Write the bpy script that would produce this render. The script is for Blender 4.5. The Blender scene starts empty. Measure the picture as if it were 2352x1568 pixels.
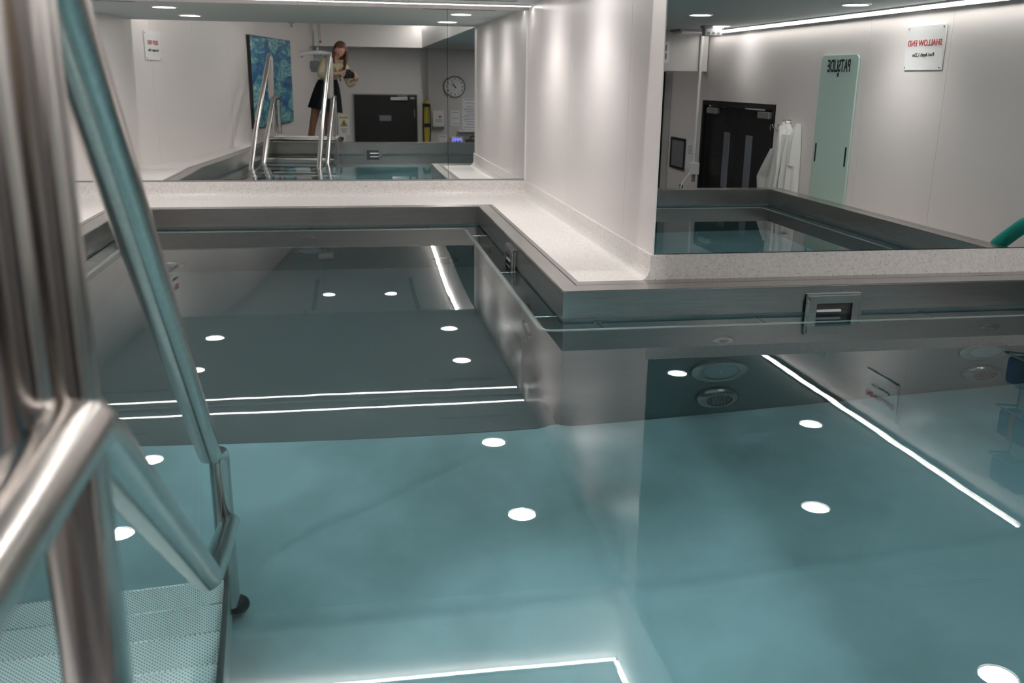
import bpy, bmesh, math, random
from mathutils import Vector, Matrix

random.seed(7)
SC = bpy.context.scene
COL = SC.collection
PI = math.pi
V = Vector

# ------------------------------------------------------------------ camera
F_PX = 2130.3
PITCH, YAW, ROLL = 0.2762, 0.1704, 0.0134
CAM_Z = 1.0                      # metres above the water (water is z = 0)
fw = V((math.sin(YAW) * math.cos(PITCH), math.cos(YAW) * math.cos(PITCH), -math.sin(PITCH)))
rt = V((math.cos(YAW), -math.sin(YAW), 0))
up = rt.cross(fw)
r2 = rt * math.cos(ROLL) + up * math.sin(ROLL)
u2 = -rt * math.sin(ROLL) + up * math.cos(ROLL)
cd = bpy.data.cameras.new('camera')
cam = bpy.data.objects.new('camera', cd)
COL.objects.link(cam)
cam.matrix_world = Matrix(((r2.x, u2.x, -fw.x, 0), (r2.y, u2.y, -fw.y, 0), (r2.z, u2.z, -fw.z, CAM_Z), (0, 0, 0, 1)))
cd.sensor_fit = 'HORIZONTAL'
cd.sensor_width = 36.0
cd.lens = F_PX / 2352 * 36.0
cd.clip_start = 0.01
cd.clip_end = 100
cd.dof.use_dof = True
cd.dof.focus_distance = 4.2
cd.dof.aperture_fstop = 4.6
SC.camera = cam

# ------------------------------------------------------------------ world, exposure
W = bpy.data.worlds.new('world')
SC.world = W
W.use_nodes = True
W.node_tree.nodes['Background'].inputs[0].default_value = (0.02, 0.02, 0.02, 1)
W.node_tree.nodes['Background'].inputs[1].default_value = 0.2
SC.view_settings.view_transform = 'Standard'
SC.view_settings.look = 'None'
SC.view_settings.exposure = -0.1
SC.view_settings.gamma = 1.0
SC.view_settings.use_curve_mapping = False
cy = SC.cycles
cy.max_bounces = 9
cy.diffuse_bounces = 3
cy.glossy_bounces = 6
cy.transmission_bounces = 8
cy.transparent_max_bounces = 8
cy.caustics_reflective = True
cy.caustics_refractive = True
cy.blur_glossy = 0.6
cy.sample_clamp_indirect = 14.0
cy.sample_clamp_direct = 0
cy.use_denoising = True
cy.use_adaptive_sampling = True
cy.adaptive_threshold = 0.05
cy.adaptive_min_samples = 20

SPOT_W = 24.0       # each downlight's beam
DISC_E = 75.0       # downlight diffuser radiance
LED_E = 18.0        # led strip radiance


# ------------------------------------------------------------------ materials
def mat(name, base=(0.8, 0.8, 0.8), rough=0.5, metal=0.0, spec=0.5, emit=None, estr=0.0):
    m = bpy.data.materials.new(name)
    m.use_nodes = True
    b = m.node_tree.nodes['Principled BSDF']
    b.inputs['Base Color'].default_value = (*base, 1)
    b.inputs['Roughness'].default_value = rough
    b.inputs['Metallic'].default_value = metal
    b.inputs['Specular IOR Level'].default_value = spec
    if emit:
        b.inputs['Emission Color'].default_value = (*emit, 1)
        b.inputs['Emission Strength'].default_value = estr
    return m


def N(m, kind):
    return m.node_tree.nodes.new(kind)


def LK(m, a, b):
    m.node_tree.links.new(a, b)


def noise_color(m, c1, c2, scale=5.0, detail=3.0, lo=0.35, hi=0.65, stretch=None, coord='Object'):
    tc = N(m, 'ShaderNodeTexCoord')
    nz = N(m, 'ShaderNodeTexNoise')
    nz.inputs['Scale'].default_value = scale
    nz.inputs['Detail'].default_value = detail
    if stretch:
        mp = N(m, 'ShaderNodeMapping')
        mp.inputs['Scale'].default_value = stretch
        LK(m, tc.outputs[coord], mp.inputs[0])
        LK(m, mp.outputs[0], nz.inputs['Vector'])
    else:
        LK(m, tc.outputs[coord], nz.inputs['Vector'])
    rp = N(m, 'ShaderNodeValToRGB')
    rp.color_ramp.elements[0].position = lo
    rp.color_ramp.elements[0].color = (*c1, 1)
    rp.color_ramp.elements[1].position = hi
    rp.color_ramp.elements[1].color = (*c2, 1)
    LK(m, nz.outputs['Fac'], rp.inputs[0])
    LK(m, rp.outputs[0], m.node_tree.nodes['Principled BSDF'].inputs['Base Color'])
    return nz, rp


def bump_from(m, socket, strength=0.1, dist=0.01):
    bp = N(m, 'ShaderNodeBump')
    bp.inputs['Strength'].default_value = strength
    bp.inputs['Distance'].default_value = dist
    LK(m, socket, bp.inputs['Height'])
    LK(m, bp.outputs[0], m.node_tree.nodes['Principled BSDF'].inputs['Normal'])


M = {}
M['wall'] = mat('white_cladding', (0.82, 0.765, 0.755), 0.32, spec=0.35)
M['joint'] = mat('panel_joint', (0.38, 0.36, 0.355), 0.6)
M['ceil'] = mat('ceiling_paint', (0.50, 0.56, 0.56), 0.75)
M['coffer'] = mat('coffer_paint', (0.82, 0.80, 0.79), 0.7)
M['back_wall'] = mat('back_wall_paint', (0.66, 0.645, 0.64), 0.7)
M['floor'] = mat('vinyl_floor', (0.28, 0.29, 0.30), 0.5)
M['dark_floor'] = mat('dark_corridor', (0.16, 0.155, 0.15), 0.7)

# terrazzo: pale quartz with dark and light grains
m = M['terrazzo'] = mat('speckled_quartz', (0.80, 0.77, 0.75), 0.3, spec=0.4)
tc = N(m, 'ShaderNodeTexCoord')
vo = N(m, 'ShaderNodeTexVoronoi')
vo.inputs['Scale'].default_value = 170
LK(m, tc.outputs['Object'], vo.inputs['Vector'])
sep = N(m, 'ShaderNodeSeparateColor')
LK(m, vo.outputs['Color'], sep.inputs[0])
gt = N(m, 'ShaderNodeMath'); gt.operation = 'GREATER_THAN'; gt.inputs[1].default_value = 0.955
LK(m, sep.outputs[0], gt.inputs[0])
ls = N(m, 'ShaderNodeMath'); ls.operation = 'LESS_THAN'; ls.inputs[1].default_value = 0.34
LK(m, vo.outputs['Distance'], ls.inputs[0])
mu = N(m, 'ShaderNodeMath'); mu.operation = 'MULTIPLY'
LK(m, gt.outputs[0], mu.inputs[0]); LK(m, ls.outputs[0], mu.inputs[1])
nz = N(m, 'ShaderNodeTexNoise'); nz.inputs['Scale'].default_value = 90; nz.inputs['Detail'].default_value = 2
LK(m, tc.outputs['Object'], nz.inputs['Vector'])
rp = N(m, 'ShaderNodeValToRGB')
rp.color_ramp.elements[0].position = 0.38; rp.color_ramp.elements[0].color = (0.74, 0.70, 0.68, 1)
rp.color_ramp.elements[1].position = 0.62; rp.color_ramp.elements[1].color = (0.84, 0.81, 0.79, 1)
LK(m, nz.outputs['Fac'], rp.inputs[0])
mx = N(m, 'ShaderNodeMix'); mx.data_type = 'RGBA'
LK(m, mu.outputs[0], mx.inputs['Factor'])
LK(m, rp.outputs[0], mx.inputs['A'])
mx.inputs['B'].default_value = (0.16, 0.15, 0.15, 1)
LK(m, mx.outputs['Result'], m.node_tree.nodes['Principled BSDF'].inputs['Base Color'])


def steel(name, base, rough, stretch=(2, 2, 60), bumpy=0.04, metal=1.0):
    m = mat(name, base, rough, metal)
    c2 = tuple(min(1, c * 1.06) for c in base)
    c1 = tuple(c * 0.94 for c in base)
    nz, rp = noise_color(m, c1, c2, 3.0, 4.0, 0.3, 0.7, stretch)
    bump_from(m, nz.outputs['Fac'], bumpy, 0.004)
    return m


M['steel'] = steel('brushed_steel', (0.44, 0.43, 0.42), 0.24)
M['steel_rim'] = steel('brushed_steel_rim', (0.44, 0.425, 0.415), 0.26, (2, 2, 40), 0.015)
M['tube'] = steel('polished_tube', (0.62, 0.59, 0.57), 0.20, (30, 30, 2), 0.02)
M['tank_wall'] = steel('tank_wall_steel', (0.17, 0.235, 0.25), 0.42, (2, 2, 30), 0.03, 0.4)
M['groove'] = mat('dark_groove', (0.08, 0.08, 0.08), 0.6)
M['chrome'] = mat('chrome', (0.75, 0.75, 0.75), 0.12, 1.0)

# pool floor: steel plate under water, blotchy
m = M['pool_floor'] = mat('pool_floor_plate', (0.42, 0.55, 0.57), 0.5, 0.0)
nz, rp = noise_color(m, (0.26, 0.365, 0.385), (0.56, 0.74, 0.80), 0.9, 6.0, 0.36, 0.62)
bump_from(m, nz.outputs['Fac'], 0.05, 0.02)
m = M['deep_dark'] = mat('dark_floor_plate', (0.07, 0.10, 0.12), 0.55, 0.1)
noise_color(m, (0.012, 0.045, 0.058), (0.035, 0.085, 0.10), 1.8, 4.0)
m = M['deep_floor'] = mat('alcove_floor_plate', (0.26, 0.36, 0.38), 0.5, 0.25)
noise_color(m, (0.22, 0.31, 0.33), (0.32, 0.42, 0.44), 1.8, 4.0)

# water: flat clear surface, fresnel reflection over tinted refraction
m = M['water'] = bpy.data.materials.new('pool_water')
m.use_nodes = True
nt = m.node_tree
for n in list(nt.nodes):
    nt.nodes.remove(n)
out = nt.nodes.new('ShaderNodeOutputMaterial')
gl = nt.nodes.new('ShaderNodeBsdfGlossy'); gl.inputs['Roughness'].default_value = 0.0
gl.inputs['Color'].default_value = (1, 1, 1, 1)
wn_ = nt.nodes.new('ShaderNodeTexNoise'); wn_.inputs['Scale'].default_value = 5.0; wn_.inputs['Detail'].default_value = 1.0
wt_ = nt.nodes.new('ShaderNodeTexCoord'); nt.links.new(wt_.outputs['Object'], wn_.inputs['Vector'])
wbp = nt.nodes.new('ShaderNodeBump'); wbp.inputs['Strength'].default_value = 1.0; wbp.inputs['Distance'].default_value = 0.0001
nt.links.new(wn_.outputs['Fac'], wbp.inputs['Height']); nt.links.new(wbp.outputs[0], gl.inputs['Normal'])
rf = nt.nodes.new('ShaderNodeBsdfRefraction'); rf.inputs['Roughness'].default_value = 0.0
rf.inputs['IOR'].default_value = 1.333
rf.inputs['Color'].default_value = (0.75, 0.95, 0.975, 1)
fr = nt.nodes.new('ShaderNodeFresnel'); fr.inputs['IOR'].default_value = 1.333
ms = nt.nodes.new('ShaderNodeMixShader')
nt.links.new(fr.outputs[0], ms.inputs[0])
nt.links.new(rf.outputs[0], ms.inputs[1])
nt.links.new(gl.outputs[0], ms.inputs[2])
nt.links.new(ms.outputs[0], out.inputs[0])

m = M['mirror'] = mat('silvered_mirror', (0.78, 0.80, 0.79), 0.0, 1.0)
M['mirror_edge'] = mat('mirror_edge_strip', (0.85, 0.84, 0.83), 0.35)
M['lamp'] = mat('lamp_diffuser', (1, 1, 1), 0.4, emit=(1.0, 0.975, 0.95), estr=DISC_E)
M['led'] = mat('led_diffuser', (1, 1, 1), 0.4, emit=(1.0, 0.96, 0.92), estr=LED_E)
M['white'] = mat('white_plastic', (0.82, 0.82, 0.82), 0.35)
M['offwhite'] = mat('offwhite_metal', (0.70, 0.69, 0.68), 0.4)
M['black'] = mat('black_laminate', (0.012, 0.012, 0.013), 0.45)
M['dark'] = mat('dark_plastic', (0.025, 0.025, 0.027), 0.4)
M['grey'] = mat('grey_plastic', (0.22, 0.23, 0.24), 0.45)
M['midgrey'] = mat('mid_grey_metal', (0.38, 0.38, 0.38), 0.35, 0.6)
M['paper'] = mat('white_paper', (0.84, 0.85, 0.90), 0.6)
M['ink'] = mat('black_ink', (0.015, 0.015, 0.02), 0.6)
M['red_ink'] = mat('red_ink', (0.55, 0.03, 0.04), 0.6)
M['grey_ink'] = mat('grey_ink', (0.35, 0.35, 0.38), 0.6)
M['blue_ink'] = mat('blue_ink', (0.04, 0.10, 0.45), 0.6)
M['orange'] = mat('orange_print', (0.75, 0.12, 0.03), 0.6)
M['yellow'] = mat('yellow_plastic', (0.62, 0.52, 0.05), 0.4)
M['mint'] = mat('pale_green_board', (0.50, 0.66, 0.60), 0.4)
M['teal_foam'] = mat('teal_foam', (0.0, 0.30, 0.24), 0.7)
M['blue_foam'] = mat('navy_blue_foam', (0.02, 0.06, 0.25), 0.7)
M['screen'] = mat('blue_screen', (0.1, 0.1, 0.4), 0.3, emit=(0.25, 0.28, 1.0), estr=1.0)
M['pane'] = mat('dark_glass', (0.22, 0.24, 0.28), 0.15)
M['towel'] = mat('white_towelling', (0.83, 0.82, 0.80), 0.9)
M['skin'] = mat('skin', (0.55, 0.30, 0.22), 0.5)
M['leg'] = mat('tan_tights', (0.24, 0.11, 0.075), 0.5)
M['hair'] = mat('auburn_hair', (0.10, 0.035, 0.016), 0.5)
M['blouse'] = mat('beige_blouse', (0.50, 0.43, 0.29), 0.75)
M['skirt'] = mat('black_skirt', (0.012, 0.012, 0.016), 0.7)
M['shoe'] = mat('black_shoe', (0.01, 0.01, 0.01), 0.4)

m = M['painting'] = mat('abstract_sea_print', (0.1, 0.3, 0.5), 0.5)
tc = N(m, 'ShaderNodeTexCoord')
mp = N(m, 'ShaderNodeMapping'); mp.inputs['Scale'].default_value = (0.7, 2.2, 1.0); mp.inputs['Rotation'].default_value = (0, 0, 0.3)
LK(m, tc.outputs['Object'], mp.inputs[0])
nz = N(m, 'ShaderNodeTexNoise'); nz.inputs['Scale'].default_value = 2.6; nz.inputs['Detail'].default_value = 8
nz.inputs['Roughness'].default_value = 0.62
nz.inputs['Distortion'].default_value = 0.9
LK(m, mp.outputs[0], nz.inputs['Vector'])
rp = N(m, 'ShaderNodeValToRGB')
cr = rp.color_ramp
cr.elements[0].position = 0.28; cr.elements[0].color = (0.015, 0.04, 0.16, 1)
cr.elements[1].position = 0.80; cr.elements[1].color = (0.62, 0.75, 0.70, 1)
for ps_, c_ in ((0.40, (0.025, 0.10, 0.30, 1)), (0.47, (0.04, 0.24, 0.40, 1)), (0.52, (0.09, 0.36, 0.38, 1)), (0.555, (0.50, 0.72, 0.66, 1)), (0.58, (0.05, 0.28, 0.42, 1)), (0.63, (0.12, 0.42, 0.42, 1)), (0.66, (0.60, 0.76, 0.70, 1))):
    e = cr.elements.new(ps_); e.color = c_
LK(m, nz.outputs['Fac'], rp.inputs[0])
LK(m, rp.outputs[0], m.node_tree.nodes['Principled BSDF'].inputs['Base Color'])

# perforated tread sheet
m = M['perforated'] = mat('perforated_tread', (0.7, 0.72, 0.73), 0.35, 0.35)
tc = N(m, 'ShaderNodeTexCoord')
mp = N(m, 'ShaderNodeMapping'); mp.inputs['Scale'].default_value = (1 / 0.0082, 1 / 0.0082, 1)
mp.inputs['Rotation'].default_value = (0, 0, PI / 4)
LK(m, tc.outputs['Object'], mp.inputs[0])
fr_ = N(m, 'ShaderNodeVectorMath'); fr_.operation = 'FRACTION'
LK(m, mp.outputs[0], fr_.inputs[0])
sb = N(m, 'ShaderNodeVectorMath'); sb.operation = 'SUBTRACT'; sb.inputs[1].default_value = (0.5, 0.5, 0)
LK(m, fr_.outputs[0], sb.inputs[0])
sx = N(m, 'ShaderNodeSeparateXYZ'); LK(m, sb.outputs[0], sx.inputs[0])
cx = N(m, 'ShaderNodeCombineXYZ'); LK(m, sx.outputs[0], cx.inputs[0]); LK(m, sx.outputs[1], cx.inputs[1])
ln = N(m, 'ShaderNodeVectorMath'); ln.operation = 'LENGTH'; LK(m, cx.outputs[0], ln.inputs[0])
lt = N(m, 'ShaderNodeMath'); lt.operation = 'LESS_THAN'; lt.inputs[1].default_value = 0.27
LK(m, ln.outputs['Value'], lt.inputs[0])
mx = N(m, 'ShaderNodeMix'); mx.data_type = 'RGBA'
LK(m, lt.outputs[0], mx.inputs['Factor'])
mx.inputs['A'].default_value = (0.92, 0.93, 0.93, 1)
mx.inputs['B'].default_value = (0.05, 0.06, 0.07, 1)
LK(m, mx.outputs['Result'], m.node_tree.nodes['Principled BSDF'].inputs['Base Color'])


# ------------------------------------------------------------------ helpers
def add_box(bm, x0, x1, y0, y1, z0, z1, mtx=None):
    vs = [bm.verts.new(V((x, y, z))) for x in (x0, x1) for y in (y0, y1) for z in (z0, z1)]
    fs = [(0, 1, 3, 2), (4, 6, 7, 5), (0, 4, 5, 1), (2, 3, 7, 6), (0, 2, 6, 4), (1, 5, 7, 3)]
    faces = [bm.faces.new([vs[i] for i in f]) for f in fs]
    if mtx:
        bmesh.ops.transform(bm, matrix=mtx, verts=vs)
    return vs


def box(x0, x1, y0, y1, z0, z1, bev=0.0, seg=2):
    bm = bmesh.new()
    add_box(bm, x0, x1, y0, y1, z0, z1)
    bmesh.ops.recalc_face_normals(bm, faces=bm.faces)
    if bev:
        bmesh.ops.bevel(bm, geom=list(bm.edges), offset=bev, segments=seg, affect='EDGES', profile=0.6)
    return bm


def add_prism(bm, poly, z0, z1):
    lo = [bm.verts.new(V((p[0], p[1], z0))) for p in poly]
    hi = [bm.verts.new(V((p[0], p[1], z1))) for p in poly]
    n = len(poly)
    bm.faces.new(lo[::-1]); bm.faces.new(hi)
    for i in range(n):
        j = (i + 1) % n
        bm.faces.new((lo[i], lo[j], hi[j], hi[i]))


def prism(poly, z0, z1, bev=0.0):
    bm = bmesh.new()
    add_prism(bm, poly, z0, z1)
    bmesh.ops.recalc_face_normals(bm, faces=bm.faces)
    if bev:
        bmesh.ops.bevel(bm, geom=list(bm.edges), offset=bev, segments=2, affect='EDGES')
    return bm


def fillet(pts, r, n=6):
    pts = [V(p) for p in pts]
    outp = [pts[0]]
    for i in range(1, len(pts) - 1):
        a, b, c = pts[i - 1], pts[i], pts[i + 1]
        d1 = (a - b); d2 = (c - b)
        t = min(r, d1.length * 0.45, d2.length * 0.45)
        p1 = b + d1.normalized() * t; p2 = b + d2.normalized() * t
        for k in range(n + 1):
            s = k / n
            outp.append(p1 * (1 - s) ** 2 + b * 2 * s * (1 - s) + p2 * s ** 2)
    outp.append(pts[-1])
    return outp


def add_tube(bm, pts, r, seg=12, cap=True):
    pts = [V(p) for p in pts]
    n = len(pts)
    rad = r if isinstance(r, (list, tuple)) else [r] * n
    tang = []
    for i in range(n):
        t = pts[min(i + 1, n - 1)] - pts[max(i - 1, 0)]
        tang.append(t.normalized())
    ref = V((0, 0, 1)) if abs(tang[0].z) < 0.9 else V((1, 0, 0))
    nrm = (ref - tang[0] * ref.dot(tang[0])).normalized()
    rings = []
    for i in range(n):
        nrm = (nrm - tang[i] * nrm.dot(tang[i])).normalized()
        bn = tang[i].cross(nrm)
        rings.append([bm.verts.new(pts[i] + (nrm * math.cos(a) + bn * math.sin(a)) * rad[i])
                      for a in [2 * PI * k / seg for k in range(seg)]])
    for i in range(n - 1):
        for k in range(seg):
            j = (k + 1) % seg
            bm.faces.new((rings[i][k], rings[i][j], rings[i + 1][j], rings[i + 1][k]))
    if cap:
        bm.faces.new(rings[0][::-1]); bm.faces.new(rings[-1])


def tube(pts, r, seg=14, cap=True):
    bm = bmesh.new()
    add_tube(bm, pts, r, seg, cap)
    bmesh.ops.recalc_face_normals(bm, faces=bm.faces)
    return bm


def add_lathe(bm, prof, seg=32, mtx=None):
    """prof: (radius, height) pairs, revolved about local z"""
    rings = []
    allv = []
    for r, h in prof:
        if r < 1e-6:
            v = [bm.verts.new((0, 0, h))]
        else:
            v = [bm.verts.new((r * math.cos(2 * PI * k / seg), r * math.sin(2 * PI * k / seg), h)) for k in range(seg)]
        rings.append(v); allv += v
    for a, b in zip(rings, rings[1:]):
        for k in range(seg):
            j = (k + 1) % seg
            if len(a) == 1 and len(b) == 1:
                continue
            if len(a) == 1:
                bm.faces.new((a[0], b[j], b[k]))
            elif len(b) == 1:
                bm.faces.new((a[k], a[j], b[0]))
            else:
                bm.faces.new((a[k], a[j], b[j], b[k]))
    if mtx:
        bmesh.ops.transform(bm, matrix=mtx, verts=allv)


def lathe(prof, seg=32, mtx=None):
    bm = bmesh.new()
    add_lathe(bm, prof, seg, mtx)
    bmesh.ops.recalc_face_normals(bm, faces=bm.faces)
    return bm


def obj(name, bm, m, parent=None, smooth=False, angle=None):
    me = bpy.data.meshes.new(name)
    bm.to_mesh(me); bm.free()
    if m is not None:
        me.materials.append(m)
    if smooth:
        for p in me.polygons:
            p.use_smooth = True
        me.set_sharp_from_angle(angle=math.radians(angle or 35))
    o = bpy.data.objects.new(name, me)
    COL.objects.link(o)
    if parent is not None:
        o.parent = parent
    return o


def tag(o, label, cat, group=None, kind=None):
    o['label'] = label; o['category'] = cat
    if group: o['group'] = group
    if kind: o['kind'] = kind
    return o


def thing(name, label, cat, loc=(0, 0, 0), rotz=0.0, group=None, mtx=None):
    o = bpy.data.objects.new(name, None)
    o.empty_display_size = 0.1
    COL.objects.link(o)
    if mtx is not None:
        o.matrix_world = mtx
    else:
        o.location = loc; o.rotation_euler = (0, 0, rotz)
    return tag(o, label, cat, group)


def struct(name, bm, m, parent=None, smooth=False):
    o = obj(name, bm, m, parent, smooth)
    if parent is None:
        o['kind'] = 'structure'
    return o


def frame(origin, right, normal):
    """x = right, y = up-ish, z = out of the wall"""
    x = V(right).normalized(); z = V(normal).normalized(); y = z.cross(x)
    return Matrix(((x.x, y.x, z.x, origin[0]), (x.y, y.y, z.y, origin[1]), (x.z, y.z, z.z, origin[2]), (0, 0, 0, 1)))


def east(y, z, x=3.83):   return frame((x, y, z), (0, -1, 0), (-1, 0, 0))
def south(x, z, y=-3.9):  return frame((x, y, z), (-1, 0, 0), (0, 1, 0))
def west_n(y, z, off=0.0):
    d = V((-0.18, 1, 0)).normalized(); n = V((d.y, -d.x, 0))
    return frame((-2.05 + 0.18 * (4.3 - y) + n.x * off, y + n.y * off, z), d, n)


def text_obj(name, body, size, m, parent, loc, align='CENTER', bold=0.0, ext=0.0008, sx=1.0):
    c = bpy.data.curves.new(name, 'FONT')
    c.body = body; c.size = size; c.align_x = align; c.align_y = 'CENTER'
    c.extrude = ext; c.offset = bold
    t = bpy.data.objects.new(name + '_tmp', c)
    COL.objects.link(t)
    dg = bpy.context.evaluated_depsgraph_get()
    me = bpy.data.meshes.new_from_object(t.evaluated_get(dg))
    bpy.data.objects.remove(t); bpy.data.curves.remove(c)
    me.materials.clear(); me.materials.append(m)
    o = bpy.data.objects.new(name, me)
    COL.objects.link(o)
    o.parent = parent; o.location = loc; o.scale = (sx, 1, 1)
    return o


def copy_tree(o, parent=None):
    c = o.copy(); COL.objects.link(c)
    if parent is not None: c.parent = parent
    for ch in list(o.children):
        copy_tree(ch, c)
    return c


def lamp(name, kind, loc, energy, color=(1, 0.95, 0.90), **kw):
    l = bpy.data.lights.new(name, kind)
    l.energy = energy; l.color = color
    for k, v in kw.items():
        setattr(l, k, v)
    o = bpy.data.objects.new(name, l)
    COL.objects.link(o); o.location = loc
    l.cycles.is_caustics_light = True
    return o


# ------------------------------------------------------------------ key dimensions
YB, YR, XC = 6.467, 3.758, 0.864          # alcove back, right wall, inner corner of the tank
XE, YN, XL, YBEND = 3.447, 0.56, -1.485, 4.15
XSW = XL + 0.105 * (YBEND - YN)
ZR, ZM, ZC, ZF = 0.133, 0.2442, 1.512, -1.36
YML, YW, XW = 7.128, 3.964, 1.319         # alcove mirror, right mirror, column side
DS, DD = -1.274, -1.45                    # pool floor levels
CXR, CYF, CYB, CZT = 1.30, 4.13, -3.30, 1.965   # ceiling coffer


def wxw(y):                                # west wall, both stretches
    return -2.05 - 0.12 * (y - 4.3) if y > 4.3 else -2.05 + 0.18 * (4.3 - y)


# ------------------------------------------------------------------ room shell
struct('floor', box(-3.0, 4.2, -5.2, 7.3, ZF - 0.1, ZF), M['floor'])

ce = bmesh.new()
add_box(ce, -3.0, 4.2, CYF, 7.4, ZC, ZC + 0.12)                # over alcove
add_box(ce, CXR, 4.2, CYB, CYF, ZC, ZC + 0.12)                 # right of the coffer
add_box(ce, -3.0, 4.2, -5.2, CYB, ZC, ZC + 0.12)               # south band
struct('ceiling', ce, M['ceil'])
cf = bmesh.new()
add_box(cf, CXR, CXR + 0.05, CYB, CYF, ZC + 0.121, CZT)
add_box(cf, -3.0, CXR, CYF, CYF + 0.05, ZC + 0.121, CZT)
add_box(cf, -3.0, CXR, CYB - 0.05, CYB, ZC + 0.121, CZT)
add_box(cf, -3.05, CXR + 0.05, CYB - 0.05, CYF + 0.05, CZT, CZT + 0.08)
add_box(cf, CXR - 0.002, CXR, CYB, CYF, ZC - 0.002, ZC + 0.122)
add_box(cf, -3.0, CXR, CYB, CYB + 0.002, ZC - 0.002, ZC + 0.122)
struct('trim_1', cf, M['coffer'])['label'] = 'raised white ceiling coffer'


def clad(name, p0, p1, z0, z1, cuts, inward, thick=0.10):
    """a wall run of cladding panels separated by recessed joints"""
    p0 = V((p0[0], p0[1])); p1 = V((p1[0], p1[1]))
    d = (p1 - p0); L = d.length; d.normalize()
    n = V(inward).normalized()
    def quad(a, b, o0, o1):
        A = p0 + d * a; B = p0 + d * b
        return [(A + n * o0)[:], (B + n * o0)[:], (B + n * o1)[:], (A + n * o1)[:]]
    w = struct(name, prism(quad(0, L, -thick, -0.005), z0, z1), M['joint'])
    e = [0.0] + list(cuts) + [L]
    for a, b in zip(e, e[1:]):
        g = 0.0015
        obj('wall_panel', prism(quad(a + (g if a > 0 else 0), b - (g if b < L else 0), -0.005, 0.0), z0, z1), M['wall'], w)
    return w


# column beside the alcove (its side faces the alcove, its front carries the right mirror)
clad('wall_column', (XW, YW + 0.006), (XW, YML + 0.03), ZF, ZC, [0.48, 1.75, 2.65], (-1, 0))
clad('wall_north', (-2.75, YML + 0.035), (XW + 0.1, YML + 0.035), ZF, ZC, [1.2, 2.4], (0, -1))
clad('wall_north_right', (XW + 0.101, YW + 0.03), (4.1, YW + 0.03), ZF, ZC, [1.2], (0, -1))
wn = V((1, 0.12)).normalized(); wn2 = V((1, 0.18)).normalized()
clad('wall_west', (wxw(7.25), 7.25), (wxw(4.3), 4.3), ZF, ZC, [2.1], (wn.x, wn.y))
clad('wall_west_near', (wxw(4.3), 4.3), (wxw(-5.0), -5.0), ZF, CZT, [0.62, 1.86, 3.1, 4.3, 5.6, 6.9], (wn2.x, wn2.y))
clad('wall_east', (3.83, YW), (3.83, -0.28), ZF, ZC, [0.5, 1.76, 2.75], (-1, 0))
clad('wall_east_door', (3.83, -2.14), (3.83, -3.2), ZF, ZC, [], (-1, 0))
clad('wall_east_over', (3.83, -0.281), (3.83, -2.139), 0.80, ZC, [], (-1, 0))
struct('wall_south', box(-1.4, 1.449, -4.05, -3.9, ZF, ZC), M['back_wall'])
struct('wall_south_clock', box(1.45, 2.80, -4.05, -3.82, ZF, ZC), M['back_wall'])
struct('wall_lintel', box(2.50, 3.82, -2.199, -2.05, 1.10, ZC), M['back_wall'])
struct('wall_corridor_end', box(2.80, 3.95, -4.05, -3.2, ZF, ZC), M['back_wall'])

# ------------------------------------------------------------------ pool tank
INNER = [(XL, YB), (XC, YB), (XC, YR), (XE, YR), (XE, YN), (XSW, YN), (XL, YBEND)]   # clockwise seen from above
tank = thing('pool_tank', 'stainless steel L-shaped pool tank with a folded rim above the water', 'pool', (0.5, 3.0, ZF))
TL = -V((0.5, 3.0, ZF))


def tp(name, bm, m, smooth=False, parent=None):
    bmesh.ops.translate(bm, verts=bm.verts, vec=TL)
    o = obj(name, bm, m, parent or tank, smooth)
    o.cycles.is_caustics_receiver = True
    return o


def offset_poly(poly, offs):
    """outward offset with one distance per edge (edge i runs i -> i+1, polygon clockwise)"""
    n = len(poly); res = []
    lines = []
    for i in range(n):
        a = V(poly[i]); b = V(poly[(i + 1) % n]); d = (b - a).normalized()
        nn = V((-d.y, d.x))
        lines.append((a + nn * offs[i], d))
    for i in range(n):
        (p, d), (q, e) = lines[i - 1], lines[i]
        den = d.x * e.y - d.y * e.x
        t = ((q.x - p.x) * e.y - (q.y - p.y) * e.x) / den
        res.append((p + d * t)[:])
    return res


O1 = offset_poly(INNER, [0.08, 0.08, 0.11, 0.09, 0.10, 0.10, 0.10])
O1b = offset_poly(INNER, [0.086, 0.086, 0.117, 0.096, 0.106, 0.106, 0.106])
O2 = offset_poly(INNER, [0.115, 0.112, 0.19, 0.14, 0.14, 0.14, 0.14])


def ring(pi, po, z0, z1, name, m, bev=0.003):
    n = len(pi)
    bm = bmesh.new()
    for i in range(n):
        j = (i + 1) % n
        pass
    li = [bm.verts.new((*p, z0)) for p in pi]; hi = [bm.verts.new((*p, z1)) for p in pi]
    lo = [bm.verts.new((*p, z0)) for p in po]; ho = [bm.verts.new((*p, z1)) for p in po]
    for i in range(n):
        j = (i + 1) % n
        bm.faces.new((hi[i], hi[j], ho[j], ho[i])); bm.faces.new((li[j], li[i], lo[i], lo[j]))
        bm.faces.new((li[i], li[j], hi[j], hi[i])); bm.faces.new((lo[j], lo[i], ho[i], ho[j]))
    bmesh.ops.recalc_face_normals(bm, faces=bm.faces)
    if bev:
        es = [e for e in bm.edges if all(v in hi for v in e.verts)]
        bmesh.ops.bevel(bm, geom=es, offset=bev, segments=2, affect='EDGES')
    return tp(name, bm, m)


ring(INNER, O1, 0.012, ZR, 'rim', M['steel_rim'], 0.004)
ring(O1, O1b, 0.10, ZR - 0.008, 'rim_joint', M['groove'], 0)
ring(O1b, O2, 0.07, ZR - 0.001, 'outer_rim', M['steel_rim'], 0.002)
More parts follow.
